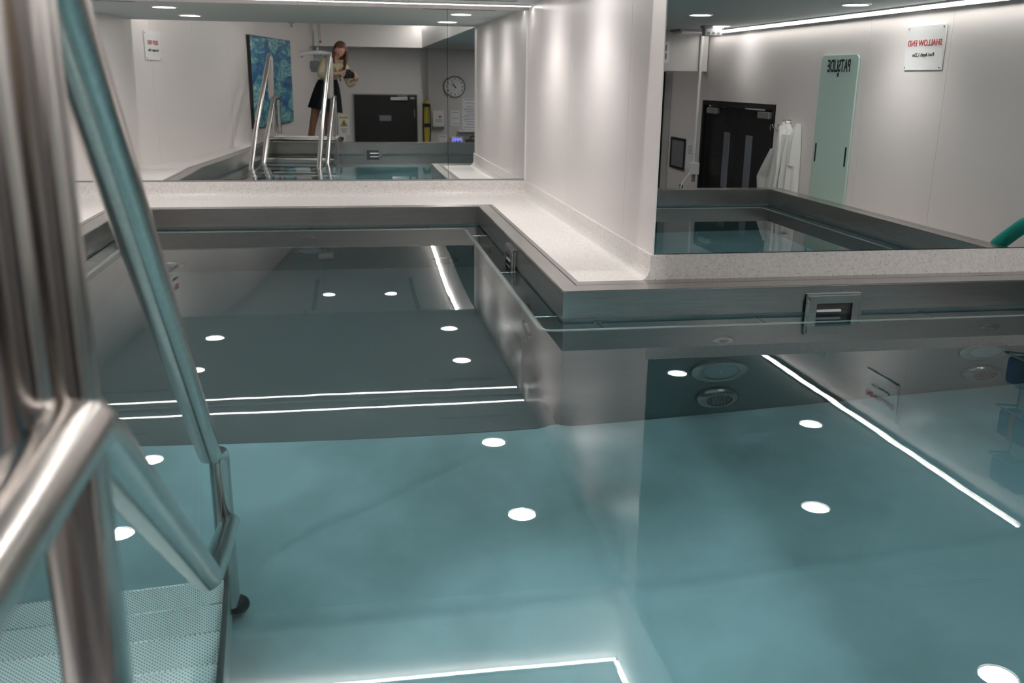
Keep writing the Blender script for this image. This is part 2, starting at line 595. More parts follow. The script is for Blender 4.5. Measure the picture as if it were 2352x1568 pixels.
# tank side walls below the rim, one plate per edge, set 6 mm behind the folded rim face
T1_ = offset_poly(INNER, [0.006] * 7)
T2_ = offset_poly(INNER, [0.05] * 7)
for i in range(7):
    j = (i + 1) % 7
    zb = DD - 0.05 if i in (0, 1, 6) else DS - 0.05
    bm = prism([T1_[i], T1_[j], T2_[j], T2_[i]], zb, 0.011)
    tp('side_plate', bm, M['tank_wall'])

# floor plates with pressed creases
def floor_plate(name, x0, x1, y0, y1, z, m, nx, ny, hfun, poly=None):
    bm = bmesh.new()
    g = []
    for j in range(ny + 1):
        row = []
        for i in range(nx + 1):
            x = x0 + (x1 - x0) * i / nx; y = y0 + (y1 - y0) * j / ny
            row.append(bm.verts.new((x, y, z + hfun(x, y))))
        g.append(row)
    for j in range(ny):
        for i in range(nx):
            bm.faces.new((g[j][i], g[j][i + 1], g[j + 1][i + 1], g[j + 1][i]))
    edge = [g[0][i] for i in range(nx + 1)] + [g[j][nx] for j in range(1, ny + 1)] + \
           [g[ny][i] for i in range(nx - 1, -1, -1)] + [g[j][0] for j in range(ny - 1, 0, -1)]
    low = [bm.verts.new((v.co.x, v.co.y, z - 0.04)) for v in edge]
    n = len(edge)
    for i in range(n):
        k = (i + 1) % n
        bm.faces.new((edge[k], edge[i], low[i], low[k]))
    bm.faces.new(low)
    bmesh.ops.recalc_face_normals(bm, faces=bm.faces)
    return tp(name, bm, m, True)


def crease(d, w=0.05, h=0.016):
    return 2.1 * h * math.exp(-(d / w) ** 2)


def h_near(x, y):
    h = crease(y - 2.595, 0.045, 0.014)
    h += crease(x - 0.845, 0.045, 0.014)
    # diagonal crease left of the long one
    ax, ay, bx, by = -0.366, 2.93, 0.60, 3.60
    L = math.hypot(bx - ax, by - ay)
    t = ((x - ax) * (bx - ax) + (y - ay) * (by - ay)) / L
    d = ((x - ax) * (by - ay) - (y - ay) * (bx - ax)) / L
    if -0.1 < t < L + 0.1:
        f = max(0.0, min(1.0, (t + 0.1) / 0.3, (L + 0.1 - t) / 0.3))
        h += crease(d, 0.04, 0.014) * f
    h += 0.006 * math.sin(x * 2.1 + 1.3 * math.sin(y * 1.7)) * math.sin(y * 2.6 + 0.7)
    return h


floor_plate('floor_plate', XSW - 0.3, XE + 0.02, YN - 0.02, YR - 0.001, DS, M['pool_floor'], 170, 120, h_near)
floor_plate('alcove_floor_plate', XL - 0.02, XC + 0.02, 5.18, YB + 0.02, DD, M['deep_floor'], 40, 30,
            lambda x, y: 0.004 * math.sin(x * 3 + y))
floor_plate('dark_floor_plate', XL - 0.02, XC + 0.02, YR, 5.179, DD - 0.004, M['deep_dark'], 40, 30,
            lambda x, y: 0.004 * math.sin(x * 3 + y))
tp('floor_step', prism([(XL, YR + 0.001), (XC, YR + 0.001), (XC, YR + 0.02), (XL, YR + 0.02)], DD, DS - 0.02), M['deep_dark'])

# water
wb = bmesh.new()
f = wb.faces.new([wb.verts.new((*p, 0.0)) for p in offset_poly(INNER, [0.004] * 7)[::-1]])
wb.faces.ensure_lookup_table()
bmesh.ops.recalc_face_normals(wb, faces=wb.faces)
if wb.faces[0].normal.z < 0:
    bmesh.ops.reverse_faces(wb, faces=wb.faces)
water = obj('pool_water', wb, M['water'], None, True)
tag(water, 'still teal pool water reflecting the ceiling lights', 'water', kind='stuff')
water.cycles.is_caustics_caster = True

# ledge of speckled quartz around the alcove, with its upstand against the walls
lg = bmesh.new()
zl0, zl1 = 0.03, ZR - 0.004
add_prism(lg, [(O2[0][0] - 0.9, O2[0][1]), (XW - 0.001, O2[0][1]), (XW - 0.001, YML + 0.03), (O2[0][0] - 0.9, YML + 0.03)], zl0, zl1)
add_prism(lg, [(O2[2][0], O2[2][1]), (XW + 0.0, O2[2][1]), (XW, O2[1][1]), (O2[1][0], O2[1][1])], zl0, zl1)
add_prism(lg, [(wxw(O2[0][1]), O2[0][1]), O2[0], O2[6], (wxw(O2[6][1]), O2[6][1])], zl0, zl1)
add_prism(lg, [(wxw(O2[6][1]), O2[6][1]), O2[6], O2[5], (wxw(O2[5][1]), O2[5][1])], zl0, zl1)
bmesh.ops.recalc_face_normals(lg, faces=lg.faces)
struct('trim_2', lg, M['terrazzo'])['label'] = 'pale speckled quartz ledge around the pool rim'
us = bmesh.new()
YU = YW - 0.0145
add_prism(us, [(-2.6, YML - 0.012), (XW - 0.012, YML - 0.012), (XW - 0.012, YML + 0.03), (-2.6, YML + 0.03)], zl1 - 0.02, ZM)
add_prism(us, [(XW - 0.012, YU), (XW - 0.0005, YU), (XW - 0.0005, YML + 0.03), (XW - 0.012, YML + 0.03)], zl1 - 0.02, ZM)
add_prism(us, [(XW - 0.0005, YU), (3.82, YU), (3.82, YW + 0.028), (XW - 0.0005, YW + 0.028)], zl1 - 0.02, ZM)
bmesh.ops.recalc_face_normals(us, faces=us.faces)
struct('trim_3', us, M['terrazzo'])['label'] = 'speckled quartz upstand under the mirrors'
# cove fillet along ledge and upstand
cv = bmesh.new()
def cove(p0, p1, n, r=0.05):
    p0 = V(p0); p1 = V(p1); n = V(n)
    ra = []
    for k in range(7):
        a = PI / 2 * k / 6
        o = n * (r - r * math.sin(a)) + V((0, 0, r - r * math.cos(a)))
        ra.append((cv.verts.new(p0 + o), cv.verts.new(p1 + o)))
    c0 = cv.verts.new(p0); c1 = cv.verts.new(p1)
    for a, b in zip(ra, ra[1:]):
        cv.faces.new((a[0], a[1], b[1], b[0]))
        cv.faces.new((c0, a[0], b[0])); cv.faces.new((c1, b[1], a[1]))
cove((-2.4, YML - 0.012, zl1), (XW - 0.012, YML - 0.012, zl1), (0, -1, 0))
cove((XW - 0.012, YW - 0.01, zl1), (XW - 0.012, YML - 0.012, zl1), (-1, 0, 0))
bmesh.ops.recalc_face_normals(cv, faces=cv.faces)
struct('trim_4', cv, M['terrazzo'], smooth=True)['label'] = 'coved fillet where the quartz ledge meets its upstand'
# ledge of the east side (narrow) and the near side casing of the tank
struct('trim_5', prism([O2[4], O2[3], (3.829, O2[3][1]), (3.829, O2[4][1])], zl0 - 0.05, zl1 - 0.25), M['terrazzo'])['label'] = 'narrow shelf behind the far rim'

# ------------------------------------------------------------------ mirrors
def mirror_mesh(x0, x1, z0, z1, y, bow=None, nx=24, nz=24):
    bm = bmesh.new()
    g = []
    for j in range(nz + 1):
        row = []
        for i in range(nx + 1):
            x = x0 + (x1 - x0) * i / nx; z = z0 + (z1 - z0) * j / nz
            row.append(bm.verts.new((x, y + (bow(x, z) if bow else 0), z)))
        g.append(row)
    for j in range(nz):
        for i in range(nx):
            bm.faces.new((g[j][i], g[j][i + 1], g[j + 1][i + 1], g[j + 1][i]))
    bmesh.ops.recalc_face_normals(bm, faces=bm.faces)
    if bm.faces[:][0].normal.y > 0:
        bmesh.ops.reverse_faces(bm, faces=bm.faces)
    return bm


SEAM = 0.716
def bow_main(x, z):
    b = 0.0
    t = max(0.0, 0.62 - z)
    b -= 0.017 * t * t
    s = max(0.0, -0.6 - x)
    b -= 0.0075 * (s * s if s < 1 else 2 * s - 1)
    return b
def mirror_thing(name, label, x0, x1, z0, z1, y, bow=None):
    t = thing(name, label, 'mirror', ((x0 + x1) / 2, y, z0))
    o = -V(((x0 + x1) / 2, y, z0))
    bm = mirror_mesh(x0, x1, z0, z1, y, bow)
    bmesh.ops.translate(bm, verts=bm.verts, vec=o)
    obj('glass', bm, M['mirror'], t, True)
    bm = box(x0, x1, y + 0.006, y + 0.03, z0, z1)
    bmesh.ops.translate(bm, verts=bm.verts, vec=o)
    obj('backing', bm, M['grey'], t)
    return t, o
mirror_thing('wall_mirror', 'large frameless mirror at the back of the alcove, left of the seam', -2.42, SEAM - 0.0015, ZM + 0.012, ZC - 0.03, YML, bow_main)
t, o = mirror_thing('wall_mirror', 'narrow mirror panel at the back of the alcove beside the white column', SEAM + 0.0015, XW - 0.016, ZM + 0.012, ZC - 0.03, YML, lambda x, z: -0.017 * max(0, 0.62 - z) ** 2 - 0.0010 * (x - SEAM))
bm = box(XW - 0.016, XW - 0.001, YML - 0.008, YML + 0.03, ZM + 0.002, ZC - 0.028)
bmesh.ops.translate(bm, verts=bm.verts, vec=o)
obj('edge_strip', bm, M['mirror_edge'], t)
bm = box(-2.42 - 0.0, XW - 0.016, YML - 0.006, YML + 0.03, ZM, ZM + 0.011)
bmesh.ops.translate(bm, verts=bm.verts, vec=o)
obj('bottom_channel', bm, M['midgrey'], t)
t, o = mirror_thing('wall_mirror', 'wide mirror right of the white column, above the square skimmer', XW + 0.006, 3.825, ZM + 0.004, ZC - 0.004, YW, None)
bm = box(XW + 0.0005, XW + 0.006, YW - 0.002, YW + 0.028, ZM + 0.001, ZC - 0.004)
bmesh.ops.translate(bm, verts=bm.verts, vec=o)
obj('edge_strip', bm, M['mirror_edge'], t)


# ------------------------------------------------------------------ lights
def downlight_parts(r=0.085):
    rim = lathe([(r + 0.016, 0.0), (r + 0.014, -0.006), (r, -0.008), (r - 0.002, 0.012), (r + 0.016, 0.012)], 28)
    dis = lathe([(0, -0.0035), (r * 0.9, -0.003), (r - 0.001, 0.002)], 28)
    return rim, dis


DL = [(0.93, 6.12, ZC, 'white downlight over the alcove beside the column, nearer the back mirror'),
      (0.93, 4.97, ZC, 'white downlight over the alcove beside the column, the one nearer the pool corner'),
      (-1.41, 6.12, ZC, 'white downlight over the alcove beside the left wall, nearer the back mirror'),
      (-1.37, 5.05, ZC, 'white downlight over the alcove beside the left wall, farther from the back mirror'),
      (3.38, 1.77, ZC, 'white downlight close to the east light strip in front of the depth sign'),
      (2.73, 3.12, ZC, 'white downlight nearest the right-hand mirror over the shallow end'),
      (2.79, 0.42, ZC, 'white downlight over the near end of the shallow side'),
      (2.62, -2.75, ZC, 'unseen white downlight added in the corridor corner to brighten the clock wall'),  # added fill, hidden from view, brightens the clock wall and corridor
      (3.52, -1.0, ZC, 'white downlight in front of the black double doors')]
proto = None
for (x, y, z, lab) in DL:
    if proto is None:
        proto = thing('downlight', lab, 'light', (x, y, z), group='recessed downlights')
        a, b = downlight_parts()
        obj('trim_ring', a, M['white'], proto, True)
        obj('diffuser', b, M['lamp'], proto, True)
        d = proto
    else:
        d = copy_tree(proto); d.location = (x, y, z); d['label'] = lab
    lamp('downlight_beam', 'SPOT', (x, y, z - 0.010), SPOT_W * (0.25 if 2.7 < x < 2.8 else (1.2 if y > 4 else 1.0)), spot_size=math.radians(135), spot_blend=1.0, shadow_soft_size=0.035)
for i, (x, y, lab) in enumerate(((-0.386, 1.29, 'round ceiling light inside the coffer, left of the pair seen in the back mirror'), (0.475, 1.32, 'round ceiling light inside the coffer, right of the pair seen in the back mirror'))):
    d = copy_tree(proto); d.location = (x, y, CZT); d['label'] = lab; d['group'] = 'coffer downlights'
    lamp('downlight_beam', 'SPOT', (x, y, CZT - 0.02), SPOT_W * 3.6, spot_size=math.radians(78), spot_blend=0.9, shadow_soft_size=0.05)


def led(label, p0, p1, w=0.014, z=ZC, depth=0.016, lip=False):
    p0 = V(p0); p1 = V(p1); d = (p1 - p0); L = d.length; a = math.atan2(d.y, d.x)
    t = thing('led_strip', label, 'light strip', (p0.x, p0.y, z), a, 'led strips on the ceiling')
    obj('profile', box(0, L, -w / 2 - 0.006, w / 2 + 0.006, -depth + 0.004, 0.004), M['white'], t)
    obj('diffuser', box(0.002, L - 0.002, -w / 2, w / 2, -depth, -depth + 0.0035), M['led'], t)
    if lip:
        obj('glare_lip', box(0, L, -w / 2 - 0.009, -w / 2 - 0.006, -depth - 0.020, 0.004), M['white'], t)  # added on the wall side to hold back the strip's glare
def led_area(p0, p1, e, w=0.02):
    p0 = V(p0); p1 = V(p1); d = p1 - p0
    o = lamp('led_light', 'AREA', (p0 + p1) / 2, e, shape='RECTANGLE', size=d.length, size_y=w)
    o.rotation_euler = (0, 0, math.atan2(d.y, d.x))
led_area((-2.0, 4.105, CZT - 0.02), (1.27, 4.105, CZT - 0.02), 9)
led_area((3.785, -1.9, ZC - 0.02), (3.785, 3.5, ZC - 0.02), 7)
led_area((1.275, -3.2, CZT - 0.02), (1.275, 4.0, CZT - 0.02), 26)
led('long white light strip above the alcove mirror', (-2.15, 6.955), (1.303, 6.955), 0.02)
led('long white light strip along the top of the east wall', (3.785, -2.0), (3.785, 3.55), 0.016, lip=True)
led('white light strip along the front edge of the ceiling coffer', (-2.0, 4.116), (1.292, 4.116), 0.024, CZT)
led('white light strip along the right edge of the ceiling coffer', (1.286, -3.2), (1.286, 4.10), 0.024, CZT)

# ------------------------------------------------------------------ pool fittings
# grab rail just under the waterline, all round the tank
RO = offset_poly(INNER, [-0.11] * 7)
zr_ = -0.030
p = [V((*q, zr_)) for q in RO]
start = p[6] + (p[5] - p[6]) * 0.36
path = fillet([start, p[6], p[0], p[1], p[2], p[3], p[4], V((0.6, RO[4][1], zr_))], 0.06, 5)
M['rail'] = mat('bright_satin_tube', (0.85, 0.83, 0.80), 0.35, 0.5)
hr = thing('grab_rail', 'slim stainless grab rail running round the pool just under the waterline', 'handrail', (start.x, start.y, zr_))
def local(bm, t):
    bmesh.ops.translate(bm, verts=bm.verts, vec=-V(t.location)); return bm
obj('rail_tube', local(tube(path, 0.0135, 12), hr), M['rail'], hr, True)
def bracket(a, b):
    obj('bracket', local(tube([a, b], 0.007, 8), hr), M['tube'], hr, True)
    d = (V(b) - V(a)).normalized()
    bm = bmesh.new(); add_tube(bm, [V(b) - d * 0.004, V(b)], 0.018, 14)
    obj('wall_flange', local(bm, hr), M['tube'], hr)
for y in (6.05, 5.65, 4.85, 3.88):
    bracket((XC - 0.11, y, zr_), (XC - 0.001 + 0.006, y, zr_))
for x in (1.02, 1.75, 2.55, 3.2):
    bracket((x, YR - 0.11, zr_), (x, YR + 0.005, zr_))
for x in (-1.1, -0.3, 0.5):
    bracket((x, YB - 0.11, zr_), (x, YB + 0.005, zr_))
for y in (4.6, 5.4, 6.1):
    bracket((XL + 0.11, y, zr_), (XL - 0.005, y, zr_))
for y in (1.2, 2.0, 2.8):
    bracket((XE - 0.11, y, zr_), (XE + 0.005, y, zr_))


def skimmer(label, mtx, w=0.26, h=0.30, ow=0.172, oh=0.21, top=0.094):
    t = thing('skimmer', label, 'skimmer', mtx=mtx, group='pool skimmers')
    bm = bmesh.new()
    z0 = top - h
    def fr(x0, x1, y0, y1):
        add_box(bm, x0, x1, y0, y1, 0.0, 0.020)
    oy1 = top - 0.042; oy0 = oy1 - oh
    fr(-w / 2, w / 2, oy1, top); fr(-w / 2, w / 2, z0, oy0); fr(-w / 2, -ow / 2, oy0, oy1); fr(ow / 2, w / 2, oy0, oy1)
    bmesh.ops.remove_doubles(bm, verts=bm.verts, dist=1e-5)
    bmesh.ops.recalc_face_normals(bm, faces=bm.faces)
    bmesh.ops.bevel(bm, geom=[e for e in bm.edges if all(v.co.z > 0.019 and (abs(abs(v.co.x) - w / 2) < 1e-4 or abs(v.co.y - top) < 1e-4 or abs(v.co.y - z0) < 1e-4) for v in e.verts)], offset=0.008, segments=2, affect='EDGES')
    o = obj('face_frame', bm, M['steel'], t)
    bm = bmesh.new()
    add_box(bm, -ow / 2, ow / 2, oy0, oy1, 0.0005, 0.002)
    obj('throat', bm, M['groove'], t)
    bm = box(-ow / 2 + 0.004, ow / 2 - 0.05, 0.012, 0.022, 0.003, 0.017, 0.002)
    obj('weir_flap', bm, M['white'], t)
    for c in t.children:
        c.cycles.is_caustics_receiver = True
    return t
skimmer('square steel skimmer on the wall under the right-hand mirror', frame((2.106, YR - 0.0005, 0), (1, 0, 0), (0, -1, 0)))
skimmer('square steel skimmer on the alcove side wall below the white column', frame((XC - 0.0005, 5.07, 0), (0, -1, 0), (-1, 0, 0)))
skimmer('square steel skimmer on the near wall, seen in the back mirror beside the steps', frame((0.29, YN + 0.0005, 0), (-1, 0, 0), (0, 1, 0)))


def pool_light(label, mtx):
    t = thing('underwater_light', label, 'pool light', mtx=mtx, group='underwater lights')
    a = obj('bezel', lathe([(0.137, 0.006), (0.134, 0.020), (0.122, 0.028), (0.092, 0.030), (0.086, 0.026), (0.086, 0.006)], 40), M['steel'], t, True)
    b = obj('lens', lathe([(0, 0.030), (0.05, 0.029), (0.084, 0.024)], 40), M['lens'], t, True)
    c = obj('screw', lathe([(0, 0.033), (0.004, 0.033), (0.005, 0.029)], 10), M['chrome'], t)
    for o in (a, b, c): o.cycles.is_caustics_receiver = True
M['lens'] = mat('frosted_lens', (0.36, 0.46, 0.48), 0.25)


def grille(label, mtx):
    t = thing('suction_grille', label, 'grille', mtx=mtx, group='suction grilles')
    a = obj('bezel', lathe([(0.104, 0.006), (0.104, 0.022), (0.094, 0.042), (0.076, 0.052), (0.060, 0.050), (0.058, 0.030)], 36), M['steel'], t, True)
    b = obj('cover', lathe([(0, 0.034), (0.058, 0.032)], 36), M['groove'], t, True)
    bm = bmesh.new()
    for k in range(-8, 9):
        x = k * 0.0065; h = math.sqrt(0.057 ** 2 - x * x)
        add_box(bm, x - 0.0016, x + 0.0016, -h, h, 0.034, 0.043)
    c = obj('slat', bm, M['steel'], t); c['kind'] = 'stuff'
    for o in (a, b, c): o.cycles.is_caustics_receiver = True


def nozzle(label, mtx):
    t = thing('inlet_nozzle', label, 'nozzle', mtx=mtx, group='inlet nozzles')
    a = obj('flange', lathe([(0.052, 0.006), (0.052, 0.012), (0.046, 0.018), (0.020, 0.020), (0.016, 0.014), (0.016, 0.008)], 28), M['steel'], t, True)
    b = obj('eyeball', lathe([(0, 0.016), (0.008, 0.015), (0.015, 0.009)], 20), M['groove'], t, True)
    for o in (a, b): o.cycles.is_caustics_receiver = True


RW = lambda x, z: frame((x, YR + 0.006, z), (1, 0, 0), (0, -1, 0))
BW = lambda x, z: frame((x, YB + 0.006, z), (1, 0, 0), (0, -1, 0))
CW = lambda y, z: frame((XC + 0.006, y, z), (0, -1, 0), (-1, 0, 0))
pool_light('round underwater light on the right wall, nearest the pool corner', RW(1.59, -0.785))
pool_light('round underwater light on the right wall, far right under the skimmer side', RW(2.90, -0.757))
pool_light('round underwater light on the back wall of the alcove', BW(-0.31, -0.80))
pool_light('round underwater light on the side wall below the white column', CW(4.58, -0.93))
grille('round ribbed suction grille on the right wall, nearest the pool corner', RW(1.587, -1.092))
grille('round ribbed suction grille on the right wall at the far right', RW(2.896, -1.073))
grille('round suction grille low on the alcove back wall at right', BW(0.617, -1.17))
grille('round suction grille low on the alcove back wall at left', BW(-1.241, -1.19))
nozzle('small round inlet nozzle above the corner light on the right wall', RW(1.598, -0.375))
nozzle('small round inlet nozzle above the far right light', RW(2.908, -0.354))
nozzle('small round inlet nozzle on the alcove back wall', BW(-0.311, -0.375))
nozzle('small round inlet nozzle on the side wall nearer the alcove end', CW(5.885, -0.40))
nozzle('small round inlet nozzle on the side wall nearer the pool corner', CW(4.502, -0.45))

# ------------------------------------------------------------------ pool steps with handrails
A_L = math.atan(0.13)
LO = V((-0.303, 0.94, 0.2))
steps = thing('pool_steps', 'stainless pool ladder with perforated treads and double tube handrails', 'steps', LO, A_L)
RinvL = Matrix.Rotation(-A_L, 4, 'Z')
def lw(bm):                                   # world -> local of the steps
    bmesh.ops.translate(bm, verts=bm.verts, vec=-LO)
    bmesh.ops.transform(bm, matrix=RinvL, verts=bm.verts)
    return bm
def sp(name, bm, m, smooth=False, parent=None):
    o = obj(name, lw(bm), m, parent or steps, smooth)
    o.cycles.is_caustics_receiver = True
    return o
TR = 0.030
LEFT = V((-0.80, -0.104, 0))
for side, off in (('right', V((0, 0, 0))), ('left', LEFT)):
    P = lambda x, y, z: V((x, y, z)) + off
    top = P(-0.303, 0.94, 1.155)
    up_path = [P(-0.276, 0.775, 0.70), P(-0.276, 0.775, 1.20), P(-0.270, 0.79, 1.27), P(-0.271, 0.84, 1.247), P(-0.409, 2.445, 0.0), P(-0.416, 2.60, -0.12), P(-0.420, 2.665, -0.22), P(-0.424, 2.69, -1.20)]
    sp('upper_rail', tube(fillet(up_path, 0.05, 6), TR, 32), M['tube'], True)
    sp('post', tube([P(-0.250, 0.80, 0.2), P(-0.250, 0.80, 1.24)], TR, 32), M['tube'], True)
    low = [P(-0.222, 0.24, 0.205), P(-0.222, 0.24, 0.66), P(-0.223, 0.28, 0.71), P(-0.240, 0.80, 0.71), P(-0.242, 0.84, 0.68), P(-0.322, 1.786, 0.0), P(-0.400, 2.64, -0.655)]
    sp('lower_rail', tube(fillet(low, 0.035, 6), TR, 32), M['tube'], True)
    sp('foot_roller', lathe([(0.038 * math.sin(PI * q / 12), -0.038 * math.cos(PI * q / 12)) for q in range(13)], 24, Matrix.Translation(P(-0.405, 2.70, -1.222)) @ Matrix.Rotation(PI / 2, 4, 'Y')), M['dark'], True)
# stringers and treads, in local coordinates
RI, GO = 0.2, 0.2808
for k, X in enumerate((0.094, -0.80)):
    bm = bmesh.new()
    pts = [(-0.40, -0.0), (0.03, -0.0), (1.74, -1.232), (1.74, -1.42), (1.60, -1.42), (-0.02, -0.13), (-0.40, -0.13)]
    lo = [bm.verts.new((X, y, z)) for y, z in pts]; hi = [bm.verts.new((X + 0.014, y, z)) for y, z in pts]
    bm.faces.new(lo); bm.faces.new(hi[::-1])
    for i in range(len(pts)):
        j = (i + 1) % len(pts)
        bm.faces.new((lo[j], lo[i], hi[i], hi[j]))
    bmesh.ops.recalc_face_normals(bm, faces=bm.faces)
    o = obj('stringer', bm, M['steel'], steps); o.cycles.is_caustics_receiver = True
for k in range(7):
    yf = 0.01 + GO * k; z = -RI * k
    bm = box(-0.785, 0.093, yf - 0.278 - (0.12 if k == 0 else 0), yf, z - 0.006, z)
    o = obj('tread', bm, M['perforated'], steps); o.cycles.is_caustics_receiver = True
    bm = box(-0.785, 0.093, yf, yf + 0.006, z - 0.045, z - 0.0005)
    n = obj('nosing', bm, M['tube'], o); n.cycles.is_caustics_receiver = True
for X in (-0.775, 0.075):
    bm = tube(fillet([(X, -0.37, -0.06), (X, -0.62, -0.06), (X, -0.62, -0.40)], 0.04), 0.02, 12)
    obj('rim_hook', bm, M['tube'], steps, True)
for zz, yy in ((-0.012, 0.035), (-0.205, 0.32), (-0.33, 0.50)):
    o = obj('cross_bar', tube([(-0.80, yy, zz), (0.10, yy, zz)], 0.019, 12), M['tube'], steps, True); o.cycles.is_caustics_receiver = True
for X in (-0.81, 0.112):
    o = obj('front_leg', box(X - 0.012, X + 0.012, 0.0, 0.05, -0.21, 0.0, 0.004), M['tube'], steps); o.cycles.is_caustics_receiver = True
# outside standing platform of the steps
dk = thing('step_platform', 'grey standing platform outside the pool rim under the photographer', 'platform', (-0.35, -0.42, ZF))
obj('deck', box(-0.62, 0.62, -0.55, 0.55, 1.11, 1.16, 0.004), M['grey'], dk)
for X in (-0.56, 0.56):
    for Y in (-0.5, 0.5):
        obj('leg', box(X - 0.03, X + 0.03, Y - 0.03, Y + 0.03, 0, 1.11), M['midgrey'], dk)
for k, (Y, Z) in enumerate(((-0.80, 0.87), (-1.05, 0.58), (-1.30, 0.29))):
    obj('outer_step', box(-0.5, 0.5, Y - 0.14, Y + 0.14, Z - 0.04, Z), M['grey'], dk)
for X in (-0.51, 0.51):
    bm = bmesh.new()
    pts = [(-0.55, 1.10), (-1.55, 0.0), (-1.40, 0.0), (-0.55, 0.94)]
    lo = [bm.verts.new((X - 0.01, y, z)) for y, z in pts]; hi = [bm.verts.new((X + 0.01, y, z)) for y, z in pts]
    bm.faces.new(lo); bm.faces.new(hi[::-1])
    for i in range(4):
        j = (i + 1) % 4
        bm.faces.new((lo[j], lo[i], hi[i], hi[j]))
    bmesh.ops.recalc_face_normals(bm, faces=bm.faces)
    obj('side_plate', bm, M['midgrey'], dk)

# ------------------------------------------------------------------ ceiling things
def vent(label, c, L, along_x=True, z=ZC):
    t = thing('slot_vent', label, 'vent', (c[0], c[1], z), 0 if along_x else PI / 2, 'slot vents')
    obj('frame', box(-L / 2 - 0.01, L / 2 + 0.01, -0.035, 0.035, -0.004, 0.004), M['ceil_trim'], t)
    for s in (-0.014, 0.014):
        obj('slot', box(-L / 2, L / 2, s - 0.006, s + 0.006, -0.005, -0.001), M['groove'], t)
M['ceil_trim'] = mat('vent_frame', (0.55, 0.59, 0.60), 0.6)
vent('slim slot vent above the alcove beside the white column', (0.86, 6.66), 0.57)
vent('slim slot vent above the alcove at the left wall', (-1.82, 6.63), 0.57)
vent('slim slot vent above the right-hand mirror side', (3.0, 3.875), 0.51)
vent('slot vent in the coffer roof, left one of the two long ones', (-0.57, 1.32), 1.68, False, CZT)
vent('slot vent in the coffer roof, right one of the two long ones', (0.80, 1.35), 1.75, False, CZT)
t = thing('ceiling_sensor', 'small grey box hanging from the ceiling near the double doors', 'sensor', (3.45, -1.02, ZC))
obj('base', box(-0.10, 0.10, -0.05, 0.05, -0.025, 0.0, 0.004), M['grey'], t)
obj('housing', box(-0.085, 0.085, -0.045, 0.045, -0.095, -0.025, 0.006), M['midgrey'], t)
for x in (-0.05, 0.0, 0.05):
    obj('port', box(x - 0.013, x + 0.013, 0.0445, 0.048, -0.08, -0.06), M['groove'], t)
t = thing('ceiling_panel', 'flat pale square fitting on the ceiling in front of the corridor beam', 'ceiling fitting', (3.55, -1.80, ZC))
obj('frame', box(-0.20, 0.20, -0.16, 0.16, -0.02, 0.0, 0.004), M['grey'], t)
obj('cover', box(-0.18, 0.18, -0.14, 0.14, -0.045, -0.02, 0.01), M['offwhite'], t)
t = thing('sprinkler', 'small sprinkler head on the alcove ceiling', 'sprinkler', (-0.56, 4.2, ZC))
obj('rose', lathe([(0.035, 0), (0.033, -0.006), (0.012, -0.010), (0, -0.010)], 18), M['midgrey'], t, True)
obj('stem', lathe([(0.008, -0.009), (0.008, -0.035), (0.02, -0.038), (0.02, -0.041), (0, -0.042)], 14), M['midgrey'], t, True)

# hoist with a curved spreader bar
t = thing('ceiling_hoist', 'ceiling hoist with white curved spreader bar hanging on two thin straps', 'hoist', (-0.46, -0.62, CZT))
o_ = -V((-0.46, -0.62, CZT))
def hp(name, bm, m, smooth=False, parent=None):
    bmesh.ops.translate(bm, verts=bm.verts, vec=o_)
    return obj(name, bm, m, parent or t, smooth)
hp('motor', box(-0.58, -0.35, -0.74, -0.50, 1.855, 1.94, 0.03, 4), M['white'])
hp('track', box(-0.50, -0.42, -3.2, 1.1, 1.945, 1.964), M['offwhite'])
for x in (-0.53, -0.44):
    hp('strap', box(x - 0.004, x + 0.004, -0.63, -0.61, 1.36, 1.86), M['grey'])
bar = []
for k in range(17):
    s = -1 + 2 * k / 16
    bar.append(V((-0.47 + 0.265 * s, -0.62, 1.335 - 0.035 * s * s)))
rr = [0.034 - 0.012 * abs(-1 + 2 * k / 16) for k in range(17)]
b = hp('spreader_bar', (lambda bm: (add_tube(bm, bar, rr, 14), bmesh.ops.recalc_face_normals(bm, faces=bm.faces), bm)[2])(bmesh.new()), M['white'], True)
hp('swivel', lathe([(0, 0), (0.02, 0.005), (0.026, 0.03), (0.016, 0.06), (0, 0.065)], 14, Matrix.Translation((-0.47, -0.62, 1.355))), M['midgrey'], True)
for x in (-0.72, -0.52, -0.42, -0.22):
    hp('hook', tube(fillet([(x, -0.62, 1.31), (x, -0.62, 1.275), (x + 0.03, -0.62, 1.262), (x + 0.035, -0.62, 1.285)], 0.015, 3), 0.006, 8), M['chrome'], True)
hp('pull_cord', tube([(-0.415, -0.60, 1.87), (-0.415, -0.60, 1.50)], 0.003, 6), M['grey'])
hp('cord_bead', lathe([(0, -0.02), (0.014, -0.01), (0.016, 0.008), (0, 0.025)], 12, Matrix.Translation((-0.415, -0.60, 1.49))), M['red_ink'], True)
t = thing('hoist_handset', 'dark grey hoist handset hanging on a cable below the spreader bar', 'handset', (-0.515, -0.72, 1.05))
obj('body', (lambda bm: (bmesh.ops.bevel(bm, geom=list(bm.edges), offset=0.015, segments=2, affect='EDGES'), bm)[1])(prism([(-0.075, -0.02), (0.075, -0.02), (0.075, 0.02), (-0.075, 0.02)], 0.03, 0.17)), M['grey'], t)
obj('tip', prism([(-0.06, -0.016), (0.06, -0.016), (0.05, 0.016), (-0.05, 0.016)], 0.005, 0.032), M['grey'], t)
obj('cable', tube([(0, 0, 0.165), (0.0, 0.0, 0.5), (0.0, 0.0, 0.60)], 0.004, 6), M['dark'], t)

